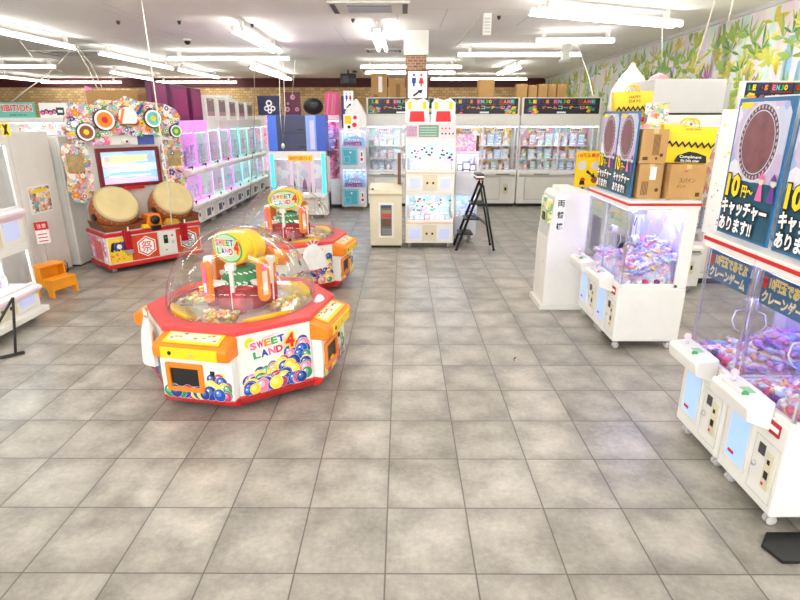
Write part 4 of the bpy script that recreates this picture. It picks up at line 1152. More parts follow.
# drums
for q, x in enumerate((-.47, .47)):
    d = MB()
    Mt = Matrix.Translation((x, .30, .98)) @ Matrix.Rotation(R(50), 4, 'X')
    prof = [(.24, -.42), (.31, -.32), (.36, -.14), (.355, .0), (.32, .1)]
    dr_ = MB().lathe(prof, WOOD, 36, Mt).build('drum_barrel', TK)
    h = MB().lathe([(.32, .10), (.335, .12), (.33, .145), (.30, .155)], mat('drum_rim', (196, 176, 130), .5), 36, Mt, cap=False); h.build('drum_rim', dr_)
    MB().lathe([(.302, .153), (.2, .16), (.001, .162)], SKIN, 36, Mt, cap=False).build('drum_head', dr_)
    g = MB()
    for k in range(24):
        a = 2 * PI * k / 24; g.sphere(tuple(Mt @ Vector((.33 * math.cos(a), .33 * math.sin(a), .06))), .011, STEEL, 6, 4)
    g.build('drum_studs', dr_)
    MB().lathe([(.06, -.02), (.06, .02)], BLACK, 12, Mt @ Matrix.Translation((-.345, -.1, -.03)) @ Matrix.Rotation(R(90), 4, 'Y')).build('drum_boss', dr_)
    cr = MB().prism([(-.3, .66), (.3, .66), (.34, .8), (.2, .74), (-.2, .74), (-.34, .8)], .0, .62, WOODD, 'y', Matrix.Translation((x, .02, 0))).build('drum_cradle', TK, .015)
    post = MB().box(x - .05, x + .05, -.06, .03, .3, .66, DRED); post.box(x - .055, x + .055, -.065, -.0, .3, .36, STEEL); post.build('stick_holder', TK, .006)
    g = MB().tube([(x + .01, -.02, .34), (x + .02, -.05, .72)], .014, CREAM); o = g.build('drum_stick', None, 0, 2, TK.location); o.rotation_euler = TK.rotation_euler
    tag(o, 'pale wooden drum stick in the holder of the %s drum' % ('left' if q == 0 else 'right'), 'drum stick')
g = MB().prism([(-.12, .66), (.16, .66), (.12, .86), (-.08, .86)], .02, .3, ORANGE, 'y'); hb = g.build('centre_housing', TK, .02)
MB().lathe([(.075, 0), (.075, .02)], BLACK, 24, Matrix.Translation((.02, .01, .77)) @ Matrix.Rotation(R(90), 4, 'X')).build('speaker_hole', hb)
MB().prism([(-.22, .66), (-.1, .66), (-.12, .71), (-.2, .73)], -.05, .1, YELLOW, 'y').build('yellow_wing', TK, .01)
MB().prism([(.14, .68), (.42, .68), (.36, .75), (.2, .77)], -.08, .02, mat('gold_trim', (206, 160, 40), .35), 'y').build('gold_wing', TK, .01)
MB().box(-.06, .1, -.02, .02, .6, .68, BLACK).build('reader', TK, .006)
# upright part with screen
MB().prism([(-.62, .82), (.62, .82), (.62, 1.15), (-.62, 1.15)], .1, 2.15, WHITE).build('back_cabinet', TK, .01)
bz = frame_bm(MB(), -.46, .56, 1.25, 1.89, .74, .82, .06, mat('dark_red_bezel', (118, 22, 34), .35)).build('screen_bezel', TK, .008)
scr = printmat('screen_picture', [(150, 200, 250), (200, 230, 255), (180, 220, 250), (250, 240, 200), (210, 200, 250), (160, 205, 250)], 4, stretch=(.6, 1, 2.4), emit=.4)
MB().box(-.41, .51, .78, .8, 1.3, 1.84, scr).build('screen', TK)
g = MB().box(-.34, .42, .776, .779, 1.66, 1.76, mat('screen_yellow_glow', (240, 236, 170), .4, emit=.4, noise=0))
for zz in (1.6, 1.5, 1.42): g.box(-.3, .38, .776, .779, zz, zz + .02, mat('screen_white_glow', (250, 252, 255), .4, emit=.6, noise=0))
g.disc(-.3, 1.71, .05, mat('screen_pink_glow', (250, 170, 190), .4, emit=.6, noise=0), .775); g.disc(.4, 1.71, .06, mat('screen_blue_glow', (150, 170, 250), .4, emit=.6, noise=0), .775)
g.build('screen_menu', TK)
MB().box(-.12, .22, .72, .82, 1.21, 1.26, RED).build('bezel_foot', TK)
MB().box(-.35, .42, .74, .82, 1.93, 2.1, WHITE).build('top_panel', TK, .01)
g = MB().sphere((.03, .73, 1.99), .07, OFFW, 16, 8, (1.2, .4, .7)); g.sphere((.03, .7, 1.99), .02, BLACK, 8, 6); g.build('camera_eye', TK)
g = MB().box(-.52, -.2, .735, .745, 1.94, 2.1, PRINT5); g.box(.22, .5, .735, .745, 1.93, 2.11, mat('blue_sticker', (70, 90, 170), .4, noise=.2)); g.build('stickers', TK)


def blob_outline(pts, rnd, j=.015): return [(x + rnd.uniform(-j, j), z + rnd.uniform(-j, j)) for x, z in pts]


def scallop(cx, cz, rx, rz, a0, a1, n, amp=.06):
    return [(cx + rx * (1 + amp * abs(math.sin(k * 1.2))) * math.cos(R(a0 + (a1 - a0) * k / n)), cz + rz * (1 + amp * abs(math.sin(k * 1.2))) * math.sin(R(a0 + (a1 - a0) * k / n))) for k in range(n + 1)]


FLC = [INKR, INKO, INKY, INKP, INKG, INKB, INKW, mat('aqua_ink', (110, 205, 200), .5), mat('lilac_ink', (190, 160, 220), .5)]


def flowers(g, pts, y, rnd, s=1):
    for i, (x, z) in enumerate(pts):
        m = rnd.choice(FLC); r = rnd.uniform(.02, .05) * s; kind = rnd.random(); yy = y - .0006 * (i % 60)
        if kind < .45:
            for q in range(5): g.disc(x + r * .8 * math.cos(q * 1.257), z + r * .8 * math.sin(q * 1.257), r * .5, m, yy, 7)
            g.disc(x, z, r * .35, INKY if m != INKY else INKR, yy - .0004, 7)
        elif kind < .75:
            g.disc(x, z, r, INKW, yy, 12); g.disc(x, z, r * .8, m, yy - .0003, 12); g.disc(x, z, r * .4, INKW, yy - .0005, 8)
        else:
            a = rnd.uniform(0, 3.1); L = r * 2.2; w = r * .5
            g.add([(x - L * math.cos(a), yy, z - L * math.sin(a)), (x - w * math.sin(a), yy, z + w * math.cos(a)), (x + L * math.cos(a), yy, z + L * math.sin(a)), (x + w * math.sin(a), yy, z - w * math.cos(a))], [(0, 1, 2, 3)], m)


rnd = random.Random(21)
out = [(-.85, 2.02), (-.9, 2.2), (-.84, 2.38), (-.78, 2.5), (-.6, 2.58), (-.4, 2.56), (-.3, 2.64), (-.05, 2.62), (.1, 2.7), (.28, 2.63), (.55, 2.61), (.76, 2.58), (.92, 2.5), (1.0, 2.38), (.94, 2.22), (.98, 2.05), (.9, 1.98), (.6, 2.08), (.1, 2.1), (-.4, 2.07), (-.75, 1.96)]
mq = MB().prism(out, .68, .74, PRINT4, 'y').build('marquee', TK, .008)
g = MB(); pts = [(rnd.uniform(-.82, .92), rnd.uniform(2.08, 2.52)) for _ in range(150)]
flowers(g, pts, .677, rnd)
g.disc(.08, 2.38, .15, INKW, .63, 24); g.box(-.06, .22, .628, .63, 2.24, 2.27, mat('brown_ink', (150, 84, 60), .5))
g.build('marquee_flowers', mq)
g = MB()
# plain drum-shaped relief ornaments on the marquee (no faces)
for x, z, r, m in ((-.3, 2.33, .165, INKO), (.48, 2.35, .15, mat('aqua_ink', (110, 205, 200), .5)), (-.6, 2.15, .14, mat('brown_ink', (150, 84, 60), .5)), (.85, 2.14, .11, INKG)):
    g = MB(); Mx = Matrix.Translation((x, .68, z)) @ Matrix.Rotation(R(90), 4, 'X')
    g.lathe([(r * .95, 0), (r * 1.02, .04), (r, .075), (r * .8, .078)], mat('dark_ornament_side', (60, 50, 56), .5), 24, Mx); g.disc(x, z, r * .93, INKW, .6, 24); g.disc(x, z, r * .72, m, .5995, 24)
    g.disc(x, z, r * .3, INKY if m != INKO else INKR, .599, 16); g.build('round_ornament', mq)
for x0, z0, x1, z1, m in ((-.05, 2.28, .02, 2.5, INKO), (.24, 2.42, .34, 2.56, BLUE)):
    MB().tube([(x0, .64, z0), (x1, .63, z1)], .022, m, 8).build('stick_ornament', mq)
for sx, nm in ((-1, 'left'), (1, 'right')):
    o_ = [(.58, 1.9), (.62, 2.0), (.94, 1.98), (.98, 1.8), (.94, 1.5), (.98, 1.3), (.9, 1.08), (.72, 1.04), (.6, 1.2), (.56, 1.5)]
    o_ = [(sx * x + (.02 if sx > 0 else 0), z) for x, z in o_]
    if sx < 0: o_ = o_[::-1]
    w_ = MB().prism(o_[::-1], .72, .77, printmat('wing_print_' + nm, [(110, 160, 205), (245, 238, 230), (230, 170, 120), (226, 208, 150), (236, 180, 196), (150, 196, 200), (150, 130, 120), (246, 242, 236)], 18), 'y').build('side_wing', TK, .006)
    g = MB(); flowers(g, [(sx * rnd.uniform(.64, .9), rnd.uniform(1.15, 1.93)) for _ in range(30)], .717, rnd)
    x0_, x1_ = sorted((sx * .68, sx * .92)); g.box(x0_, x1_, .70, .702, 1.55, 1.82, mat('wing_card', (186, 160, 110), .6, noise=.3, nscale=18)); g.build('wing_flowers', w_)

# ------------------------------------------------------------------ orange stool, grey cabinets, notice
t = thing('step_stool', 'orange plastic two-step stool beside the grey cabinet', 'step stool', (-4.9, 7.42, 0), 72)
def stool_side(x0, x1):
    g = MB(); g.prism([(-.2, 0), (-.1, 0), (-.09, .1), (-.06, .14), (.02, .14), (.05, .1), (.06, 0), (.2, 0), (.17, .42), (-.02, .42), (-.02, .24), (-.19, .24)][::-1], x0, x1, ORANGE, 'x'); return g
M_STOOL = mat('amber_stool_plastic', (245, 160, 36), .35)
for sx in (-1, 1):
    x0, x1 = sorted((sx * .2, sx * .175)); g = stool_side(x0, x1); g.mats = [M_STOOL]; g.build('side', t, .006)
MB().box(-.2, .2, -.2, .0, .225, .255, M_STOOL).build('lower_step', t, .01)
MB().box(-.2, .2, -.03, .18, .40, .43, M_STOOL).build('upper_step', t, .01)
MB().box(-.18, .18, .1, .12, .18, .40, M_STOOL).build('back_rail', t, .004)
MB().box(-.18, .18, -.19, -.17, .1, .225, M_STOOL).build('front_rail', t, .004)
gc = MB().box(-6.25, -5.45, 6.9, 8.8, .03, 2.17, WHITE); gc.box(-6.2, -5.5, 6.95, 8.75, 0, .03, DGREY)
gc.box(-5.452, -5.445, 7.9, 7.91, .05, 2.15, GREY)
tag(gc.build('grey_cabinet', None, .01), 'tall plain light grey cabinet at the left with a poster on its side', 'cabinet')
gc = MB().box(-6.2, -5.36, 8.9, 9.9, .03, 2.08, WHITE); gc.box(-6.15, -5.38, 8.9, 9.85, 0, .03, DGREY); gc.box(-5.41, -5.40, 8.896, 8.9, .1, 2.0, GREY)
tag(gc.build('grey_cabinet', None, .01), 'narrow light grey cabinet between the plain cabinet and the drum machine', 'cabinet')
t = thing('wall_poster', 'small colourful poster taped to the side of the grey cabinet', 'poster', (-5.445, 8.32, 1.2), 90)
MB().box(-.26, .26, -.006, 0, -.2, .2, INKW).build('sheet', t)
g = MB().box(-.24, .24, -.009, -.006, -.18, .18, PRINT4); g.box(-.2, .18, -.012, -.009, .1, .15, INKY); g.build('print', t)
p = atz(57, 290, 0)
t = thing('floor_sign', 'small white sign with red head on a thin stick behind the stool', 'sign', (-5.3, 7.98, 0), 50)
MB().lathe([(.1, 0), (.1, .015), (.02, .03)], GREY, 18).build('foot', t); MB().tube([(0, 0, .02), (0, 0, .72)], .008, STEEL).build('pole', t)
g = MB().box(-.09, .09, -.016, -.008, .6, .92, INKW); g.build('plate', t)
g = MB().box(-.09, .09, -.019, -.016, .8, .92, INKR); fit_text(g, '注意', 0, .86, .12, .06, -.021, INKW); 
for k in range(3): g.box(-.06, .06, -.018, -.016, .63 + .05 * k, .645 + .05 * k, INKR)
g.build('print', t)
t = thing('fire_extinguisher', 'small dark red extinguisher with black hose behind the stool', 'fire extinguisher', (-5.28, 8.25, 0), 20); t.scale = (.75, .75, .55)
MB().lathe([(.07, 0), (.07, .34), (.045, .40), (.02, .42)], mat('extinguisher_red', (110, 14, 22), .3), 18).build('cylinder', t)
g = MB().box(-.02, .05, -.015, .015, .42, .46, BLACK); g.box(-.02, .09, -.01, .01, .46, .475, BLACK); g.build('valve', t)
MB().tube([(.03, 0, .43), (.1, .02, .4), (.1, .03, .25), (.08, .02, .12)], .01, BLACK).build('hose', t)
# black easel foot at the far left edge
t = thing('black_easel', 'black metal easel foot at the left edge of the floor', 'easel', (-4.02, 5.3, 0), 0)
MB().tube([(-.12, -.12, .02), (.04, .02, .02)], .018, BLACK).build('foot_rail', t)
MB().tube([(-.02, -.03, .03), (-.12, .25, .55)], .014, BLACK).build('leg', t); MB().tube([(-.3, -.2, .02), (-.12, .25, .55)], .014, BLACK).build('leg', t); MB().tube([(-.3, -.2, .02), (-.1, -.11, .02)], .014, BLACK).build('leg', t)


# ------------------------------------------------------------------ tiered prize cabinets
def cabinet(label, loc, rz, w, d, tiers, top, frame=WHITE, post=None, led=LEDW, lining=PRINT2, doors=1, base=.09, header=0, hm=None, cat='prize machine', name='prize_machine', style='plain', casters=True, ledge=.0, accent=None):
    """tiers: (z0 body, z0 window, z1 window)"""
    t = thing(name, label, cat, loc, rz); hw = w / 2
    if casters:
        for sx in (-1, 1):
            for yy in (.08, d - .08): caster(t, sx * (hw - .08), yy)
    else: MB().box(-hw + .03, hw - .03, .04, d - .03, 0, base, BLACK).build('plinth', t)
    zt = tiers[-1][2]
    MB().box(-hw, hw, d - .04, d, base, top, frame).build('back_panel', t)
    for s in (-1, 1):
        x0, x1 = sorted((s * hw, s * (hw - .025))); MB().box(x0, x1, d * .45, d - .04, base, top, frame).build('side_panel', t)
    for (z0, z1, z2) in tiers:
        b_ = MB().box(-hw, hw, 0, d - .04, z0, z1, frame).build('body', t, .008)
        if ledge: MB().prism([(0, z1 - .12), (-ledge, z1 - .05), (-ledge, z1 - .02), (0, z1)], -hw, hw, accent or frame, 'x').build('ledge', t, .004)
        h_ = z1 - z0
        if style == 'face':
            f = MB().box(-hw * .3, hw * .3, -.012, 0, z0 + h_ * .08, z1 - h_ * .14, CREAM).build('coin_panel', b_, .003)
            g = MB(); zz = z0 + h_ * .45
            for s in (-1, 1):
                g.box(s * hw * .12 - .018, s * hw * .12 + .018, -.016, -.012, zz - .02, zz + .02, BLACK); g.disc(s * hw * .16, zz + .07, .012, INKY, -.0145, 8); g.disc(s * hw * .05, zz + .075, .01, INKY, -.0145, 8)
            g.build('coin_slots', f)
            for s in (-1, 1):
                x0, x1 = sorted((s * hw * .4, s * hw * .82)); MB().box(x0, x1, -.008, 0, z0 + h_ * .2, z0 + h_ * .68, mat('lavender_door', (190, 200, 238), .3, emit=.25, noise=0)).build('prize_door', b_)
            if accent: MB().box(-hw, hw, -.014, 0, z1 - .03, z1 - .005, accent).build('accent_strip', b_)
        elif style == 'door':
            g = frame_bm(MB(), -hw * .8, hw * .55, z0 + h_ * .12, z0 + h_ * .82, -.01, 0, .02, GREY).build('door_frame', b_)
            MB().box(-hw * .8 + .02, hw * .55 - .02, -.006, 0, z0 + h_ * .12 + .02, z0 + h_ * .82 - .02, OFFW).build('door_panel', b_)
            g = MB(); g.box(hw * .64, hw * .78, -.01, 0, z0 + h_ * .3, z0 + h_ * .6, CREAM); g.box(hw * .68, hw * .74, -.013, -.01, z0 + h_ * .4, z0 + h_ * .5, BLACK); g.build('coin_panel', b_)
            g = MB().prism([(0, z1 - .16), (-.1, z1 - .1), (-.1, z1 - .04), (0, z1 - .02)], -hw + .04, hw - .04, OFFW, 'x'); c = g.build('control_shelf', t, .006)
            g = MB()
            for q in range(2): g.box(-hw * .6 + q * hw, -hw * .2 + q * hw, -.104, -.1, z1 - .095, z1 - .075, DGREY)
            g.build('control_strip', c)
        elif style == 'claw':
            g = MB().prism([(0, z1 - .18), (-.14, z1 - .1), (-.14, z1 - .04), (0, z1)], -hw + .02, hw - .02, OFFW, 'x'); c = g.build('control_shelf', t, .01)
            g = MB().sphere((-hw * .4, -.08, z1 + .03), .025, BLACK, 8, 6); g.tube([(-hw * .4, -.08, z1 - .05), (-hw * .4, -.08, z1 + .02)], .01, BLACK, 6); g.build('joystick', c)
            g = MB(); n_ = 14
            arch = [(-hw * .7, z0 + .03), (hw * .7, z0 + .03)] + [(hw * .7 * math.cos(R(q)), z0 + h_ * .45 + h_ * .3 * math.sin(R(q))) for q in range(0, 181, 15)]
            g.prism(arch, -.008, 0, INKW, 'y'); a2 = g.build('arched_panel', b_)
            g = MB().box(-hw * .5, hw * .1, -.014, -.008, z0 + .08, z0 + h_ * .5, mat('smoked_flap', (90, 90, 105), .3)); g.box(hw * .3, hw * .5, -.014, -.008, z0 + h_ * .3, z0 + h_ * .45, BLACK); g.disc(hw * .4, z0 + h_ * .6, .02, INKP, -.0095); g.build('prize_flap', a2)
        else:
            if accent: MB().box(-hw * .9, hw * .9, -.008, 0, z0 + h_ * .15, z1 - h_ * .2, accent).build('front_sheet', b_)
        fr = frame_bm(MB(), -hw, hw, z1, z2, 0, .03, .03, post or frame); fr.build('window_frame', t, .003)
        for k in range(1, doors): MB().box(-hw + k * w / doors - .02, -hw + k * w / doors + .02, 0, .03, z1, z2, post or frame).build('window_post', t)
        for k in range(doors): MB().box(-hw + k * w / doors + .025, -hw + (k + 1) * w / doors - .025, .012, .017, z1 + .03, z2 - .03, GLASS).build('window_pane', t)
        for s in (-1, 1): MB().box(s * (hw - .012) - .002, s * (hw - .012) + .002, .03, d * .45, z1, z2, GLASS).build('side_pane', t)
        MB().box(-hw + .04, hw - .04, .045, .075, z2 - .035, z2 - .006, led).build('light_strip', t)
        MB().box(-hw + .03, hw - .03, d - .06, d - .041, z1, z2, lining).build('back_lining', t)
    for k in range(len(tiers)):
        z2 = tiers[k][2]; nz_ = tiers[k + 1][0] if k + 1 < len(tiers) else top
        if nz_ > z2 + .001: MB().box(-hw, hw, 0, d - .04, z2, nz_, hm if (k + 1 == len(tiers) and hm) else frame).build('top_box', t, .006)
    return t


def fill(T, w, d, z, n, h, mats, label, group, seed, cat='prize', name='prize_box', wd=.12, ys=(.5,), dd=.06, kind='box', sx=.86):
    rnd = random.Random(seed)
    for r_, yf in enumerate(ys):
        if kind == 'box':
            mk = [(lambda m=m, q=q: box_proto(wd * (.8 + .3 * q), dd, h * (.75 + .25 * q), m, [PRINT1, PRINT2, PRINT3][q % 3])) for m in mats for q in (0, 1)]
        elif kind == 'plush': mk = [(lambda m=m: plush_proto(m, h / 1.5)) for m in mats]
        elif kind == 'ball': mk = [(lambda m=m: MB().sphere((0, 0, h / 2), h / 2, m, 12, 8)) for m in mats]
        xs = [(-.5 + (k + .5) / n) * w * sx for k in range(n)]
        where = ' row %s' % r_ if False else ''
        rows = label if isinstance(label, str) else label[r_]
        row_of(mk, name, cat, T, xs, d * yf, z + (.0 if r_ == 0 else .0), rows, group if len(ys) == 1 or isinstance(label, str) else group + (' at the front', ' at the back', ' in the middle')[r_], rnd, .015)


def enjoy_sign(loc, w, h, label, rz=0, d=.1, full="LET'S ENJOY GAME"):
    t = thing('marquee_sign', label, 'sign', loc, rz); hw = w / 2
    MB().box(-hw, hw, 0, d, 0, h, WHITE).build('case', t, .006)
    MB().box(-hw + .05, hw - .05, -.008, 0, .03, h - .02, mat('black_sign_field', (34, 34, 44), .4)).build('field', t)
    g = MB(); x = -hw * .84; wt = hw * 1.68
    words = full.split(' '); n = sum(len(q) for q in words) + len(words) - 1; st = wt / n; i = 0
    cs = [INKG, INKY, INKB, INKR, INKO, INKP, mat('aqua_ink', (110, 205, 200), .5)]
    for wi, wo in enumerate(words):
        L = len(wo) * st
        g.box(x - st * .15, x + L + st * .05, -.010, -.008, h * .60, h * .93, [INKB, INKR, INKG][wi % 3]); g.box(x - st * .1, x + L, -.012, -.010, h * .62, h * .91, mat('black_sign_field', (34, 34, 44), .4))
        for ch in wo:
            fit_text(g, ch, x + st * .45, h * .765, st * (.86 if ch != "'" else .2), h * .2 if ch != "'" else h * .08, -.018, cs[i % 7], .06); x += st; i += 1
        x += st
    x0 = -hw * .45
    for k, ch in enumerate('ゲームコーナー!'): fit_text(g, ch, x0 + k * wt * .082, h * .43, wt * .065, h * .18 if ch not in 'ー' else h * .05, -.018, cs[(k + 3) % 7], .03, INKW, .015)
    rnd = random.Random(int(w * 100))
    for k in range(26):
        s = rnd.choice((-1, 1)); xx = s * hw * rnd.uniform(.62, .9); zz = h * rnd.uniform(.1, .5); m = rnd.choice(cs); r = rnd.uniform(.02, .05)
        g.add([(xx - r * 1.5, -.012 - .0002 * k, zz - r * .5), (xx + r * .5, -.012 - .0002 * k, zz - r), (xx + r * 1.5, -.012 - .0002 * k, zz + r * .6), (xx - r * .5, -.012 - .0002 * k, zz + r)], [(0, 1, 2, 3)], m)
    g.box(-.12, .12, -.012, -.01, h * .1, h * .2, INKW)
    g.build('lettering', t)
    return t


# back row of large crane machines
YBK = 15.4
for k, (cx, w, nm, mts, lin) in enumerate([(-.03, 1.86, 'behind the tall two-tier machine', [PM_COOL, PM_BOX], PRINT2), (2.18, 1.9, 'directly behind the step ladder', [PM_BOX], PRINT3), (4.22, 2.12, 'at the right end of the back row', [PM_BOX, PM_COOL], PRINT1)]):
    loc = (cx, YBK, 0)
    cabinet('large white crane machine %s' % nm, loc, 0, w, .95, [(.09, .98, 2.16)], 2.42, lining=lin, doors=2, style='door', post=mat('pinkish_white_post', (240, 226, 238), .4), casters=False, name='crane_machine', cat='crane game')
    enjoy_sign((cx, YBK + .02, 2.423), w - .03, .44, 'rainbow letter sign over the crane machine %s' % nm)
    T = TR(loc, 0); rr = random.Random(k)
    fill(T, w, .95, .982, 9, .24, mts, 'front row prize box in the crane machine ' + nm, 'front row prize boxes in the crane machine ' + nm, 40 + k, ys=(.3,), wd=.13)
    sh = MB()
    for q, (zz, hh) in enumerate(((1.26, .26), (1.62, .32))):
        tag(MB().box(-w / 2 + .05, w / 2 - .05, .55, .8, zz - .02, zz, OFFW).build('display_shelf', None, 0, 2, loc), '%s display shelf in the crane machine %s' % (('lower', 'upper')[q], nm), 'shelf')
        fill(T, w, .95, zz, 8, hh, mts, 'prize box on the %s shelf, crane machine %s' % (('lower', 'upper')[q], nm), '%s shelf prize boxes in the crane machine %s' % (('lower', 'upper')[q], nm), 50 + k * 3 + q, ys=(.7,), wd=.17)
    for q in range(2): 
        p = MB().box(-.16, .16, -.004, .004, 0, .09, mat('title_strip', (250, 250, 250), .4)); g = p
        for i in range(6): g.box(-.14 + i * .047, -.105 + i * .047, -.007, -.004, .02, .07, [INKO, INKP, INKG, INKB, INKR, INKY][i])
        o = p.build('title_card', None, 0, 2, (cx + (-.45 + .9 * q), YBK + .05, 2.0)); tag(o, 'coloured title card, %s window, crane machine %s' % (('left', 'right')[q], nm), 'card')
    # claws
    for q in range(2):
        c = thing('claw_unit', '%s claw hanging inside the crane machine %s' % (('left', 'right')[q], nm), 'claw', (cx - .5 + q, YBK + .3, 0)); claw_parts(c, 0, 0, 2.15, 1.75)

# cartons on the back row
for k, (x0, x1, y0, y1) in enumerate([(516, 528, 84, 96), (528, 538, 85, 96), (538, 548, 84, 96), (548, 557, 84, 96), (557, 567, 84, 96)]):
    a = at(x0, y0, 15.75); b = at(x1, y1, 15.75)
    carton('small cardboard box number-less, %s in the line of five on the back crane machines' % ['leftmost', 'second', 'middle', 'fourth', 'rightmost'][k], a.x + .028, b.x - .028, 15.75 + .03 * (k % 2), 16.05, 2.423, a.z).__setitem__('label', 'cardboard box, %s in the line of five on the right-end back crane machine' % ['leftmost', 'second from left', 'middle one', 'fourth from left', 'rightmost'][k])
a = at(479, 79, 15.85); b = at(494, 96, 15.85)
carton('upright cardboard box behind the sign above the step ladder', a.x, b.x, 15.85, 16.2, 2.423, a.z)
a = at(371, 73, 15.8); b = at(388, 98, 15.8); carton('tall cardboard box with white label left of the brick pillar', a.x, b.x - .02, 15.8, 16.2, 2.423, a.z, artB)
a = at(388, 78, 15.8); b = at(405, 98, 15.8); carton('wide cardboard box with dark printing touching the brick pillar', a.x + .01, b.x, 15.8, 16.2, 2.423, a.z, artA)

# ------------------------------------------------------------------ centre group
# beige cabinet
t = thing('cream_cabinet', 'cream cabinet with a small glass door, left of the two-tier prize machine', 'cabinet', (-.3, 10.28, 0), 0)
MB().box(-.28, .28, .03, .5, 0, .05, BLACK).build('plinth', t)
MB().box(-.3, .3, 0, .52, .05, .99, CREAM).build('cabinet_body', t, .008)
MB().box(-.32, .32, -.02, .54, .99, 1.03, mat('tan_edge', (196, 184, 150), .5)).build('top_edge', t, .004)
MB().prism([(-.02, 1.03), (.54, 1.03), (.54, 1.17), (.4, 1.17), (.0, 1.09)], -.31, .31, CREAM, 'x').build('sloped_top', t, .006)
dr_ = frame_bm(MB(), -.14, .15, .2, .86, -.012, 0, .04, WHITE).build('door_frame', t)
g = MB().box(-.1, .11, -.004, 0, .24, .82, mat('dark_cabinet_inside', (120, 110, 100), .6)); g.box(-.08, .1, -.007, -.004, .42, .56, WOODD); g.box(-.08, .1, -.007, -.004, .58, .64, INKR); g.box(-.08, .1, -.007, -.004, .66, .72, CARD); g.box(-.08, .1, -.007, -.004, .26, .38, GREY); g.box(-.08, .1, -.007, -.004, .76, .81, BLUEB); g.build('door_contents', dr_)
MB().box(-.1, .11, -.01, -.007, .24, .82, GLASS).build('door_pane', dr_)
g = MB().box(-.02, .02, -.004, .004, 0, .02, BLACK); g.lathe([(.02, 0), (.02, .02)], BLACK, 10); o = g.build('black_knob', t, 0, 2, (-.24, .02, 1.1))
o = MB().box(-.03, .03, -.1, .1, 0, .56, mat('brown_board', (120, 76, 62), .6)).build('brown_board', None, .002, 2, (-.05, 10.62, 1.172)); tag(o, 'narrow brown board standing upright on the cream cabinet', 'board')

# two-tier machine
ST = (.52, 10.28, 0); TS = TR(ST, 0)
STM = cabinet('white two-tier mini crane machine at the hall centre, below the red and yellow cards', ST, 0, .9, .6, [(.1, .5, 1.02), (1.06, 1.42, 1.96)], 2.0, frame=WHITE, lining=PRINT2, doors=1, style='face', accent=mat('peach_strip', (246, 206, 176), .4), name='mini_crane_machine', cat='crane game')
for q, (zz, nm) in enumerate(((.502, 'lower'), (1.422, 'upper'))):
    fill(TS, .9, .6, zz, 8, .13, [PM_COOL, PM], 'front row prize in the %s window of the central two-tier machine' % nm, 'front prizes, %s central window' % nm, 60 + q, ys=(.25,), wd=.09)
    fill(TS, .9, .6, zz, 7, .3, [PM_COOL, PM_BOX], 'taller prize standing in the back row of the %s window of the central two-tier machine' % nm, 'back prizes, %s central window' % nm, 64 + q, ys=(.7,), wd=.11)
    g = MB(); rnd = random.Random(8 + q)
    for k in range(30):
        x = rnd.uniform(-.4, .4); z = rnd.uniform(.2, .42)
        g.box(x, x + .035, -.002, 0, z, z + .03, rnd.choice([BLACK, BLACK, INKP, INKW] if q else [INKG, INKG, INKR, INKW]))
    g.build('window_decals', STM, 0, 2, (0, -.005, zz))
bn = thing('printed_banner', 'wide pink and green printed panel on the central two-tier machine', 'sign', (.52, 10.3, 2.0))
MB().box(-.45, .45, 0, .14, 0, .27, mat('pale_pink_panel', (240, 215, 222), .4, noise=.1, nscale=10)).build('panel', bn)
g = MB().box(-.22, .14, -.003, 0, .03, .24, mat('sage_print', (120, 164, 144), .5))
for k in range(4): g.box(-.2, .1, -.005, -.003, .06 + .045 * k, .065 + .045 * k, INKW)
for k in range(7): g.disc(.2 + .065 * (k % 4), .18 if k < 3 else .09, .016, BLACK if k > 2 else INKR, -.005, 10)
g.box(-.44, -.25, -.004, 0, .04, .22, mat('rose_grey_print', (206, 170, 196), .5, noise=.3, nscale=30)); g.build('print', bn)
for k, xx in enumerate((.27, .74)):
    t = thing('standing_card', 'tall white card with yellow corners and red base, %s of two over the central machine' % ('left', 'right')[k], 'card', (xx, 10.36, 2.272), 0)
    MB().prism([(-.21, 0), (.21, 0), (.21, .34), (.12, .42), (.0, .38), (-.12, .42), (-.21, .34)], 0, .04, INKW, 'y').build('card_back', t)
    g = MB(); g.prism([(-.14, .02), (.14, .02), (.12, .2), (-.12, .2)], -.006, 0, INKR, 'y'); g.box(-.16, -.1, -.005, 0, .23, .36, INKY); g.box(.1, .16, -.005, 0, .23, .36, INKY); g.prism([(-.1, .22), (.1, .22), (.07, .34), (-.07, .34)], -.005, 0, OFFW, 'y')
    fit_text(g, 'いらっしゃい', 0, .365, .2, .03, -.004, INKR); g.build('print', t)
# smaller machine to the right
SM = (1.24, 10.73, 0)
cabinet('narrow white two-tier machine between the central machine and the step ladder', SM, 0, .44, .5, [(.16, .52, .96), (1.0, 1.36, 1.72)], 1.76, frame=mat('light_lilac_steel', (222, 222, 232), .4), lining=PRINT2, doors=1, style='plain', name='mini_prize_machine')
TS2 = TR(SM, 0)
g = MB().box(-.22, .3, -.12, .5, .03, .1, WHITE); 
fill(TS2, .44, .5, .522, 4, .12, [PM_COOL], 'pale prize in the lower window of the narrow two-tier machine', 'lower window prizes of the narrow machine', 70, ys=(.35,), wd=.09)
fill(TS2, .44, .5, 1.362, 3, .2, [mat('dark_plum_box', (96, 70, 96), .5)], 'dark plum prize box in the upper window of the narrow two-tier machine', 'dark boxes in the narrow machine', 71, ys=(.35,), wd=.13)
o = MB().box(-.2, .2, 0, .04, 0, .3, printmat('pink_fade_print', [(250, 130, 210), (250, 170, 225), (245, 220, 225), (250, 240, 230), (250, 150, 215)], 26)).build('pink_card', None, 0, 2, (1.2, 10.78, 1.762)); tag(o, 'pink speckled card standing on the narrow two-tier machine', 'card')
o = MB().box(-.03, .03, -.1, .1, 0, .28, CARDD).build('brown_box', None, 0, 2, (1.43, 10.92, 1.762)); tag(o, 'thin brown box beside the pink speckled card', 'box')

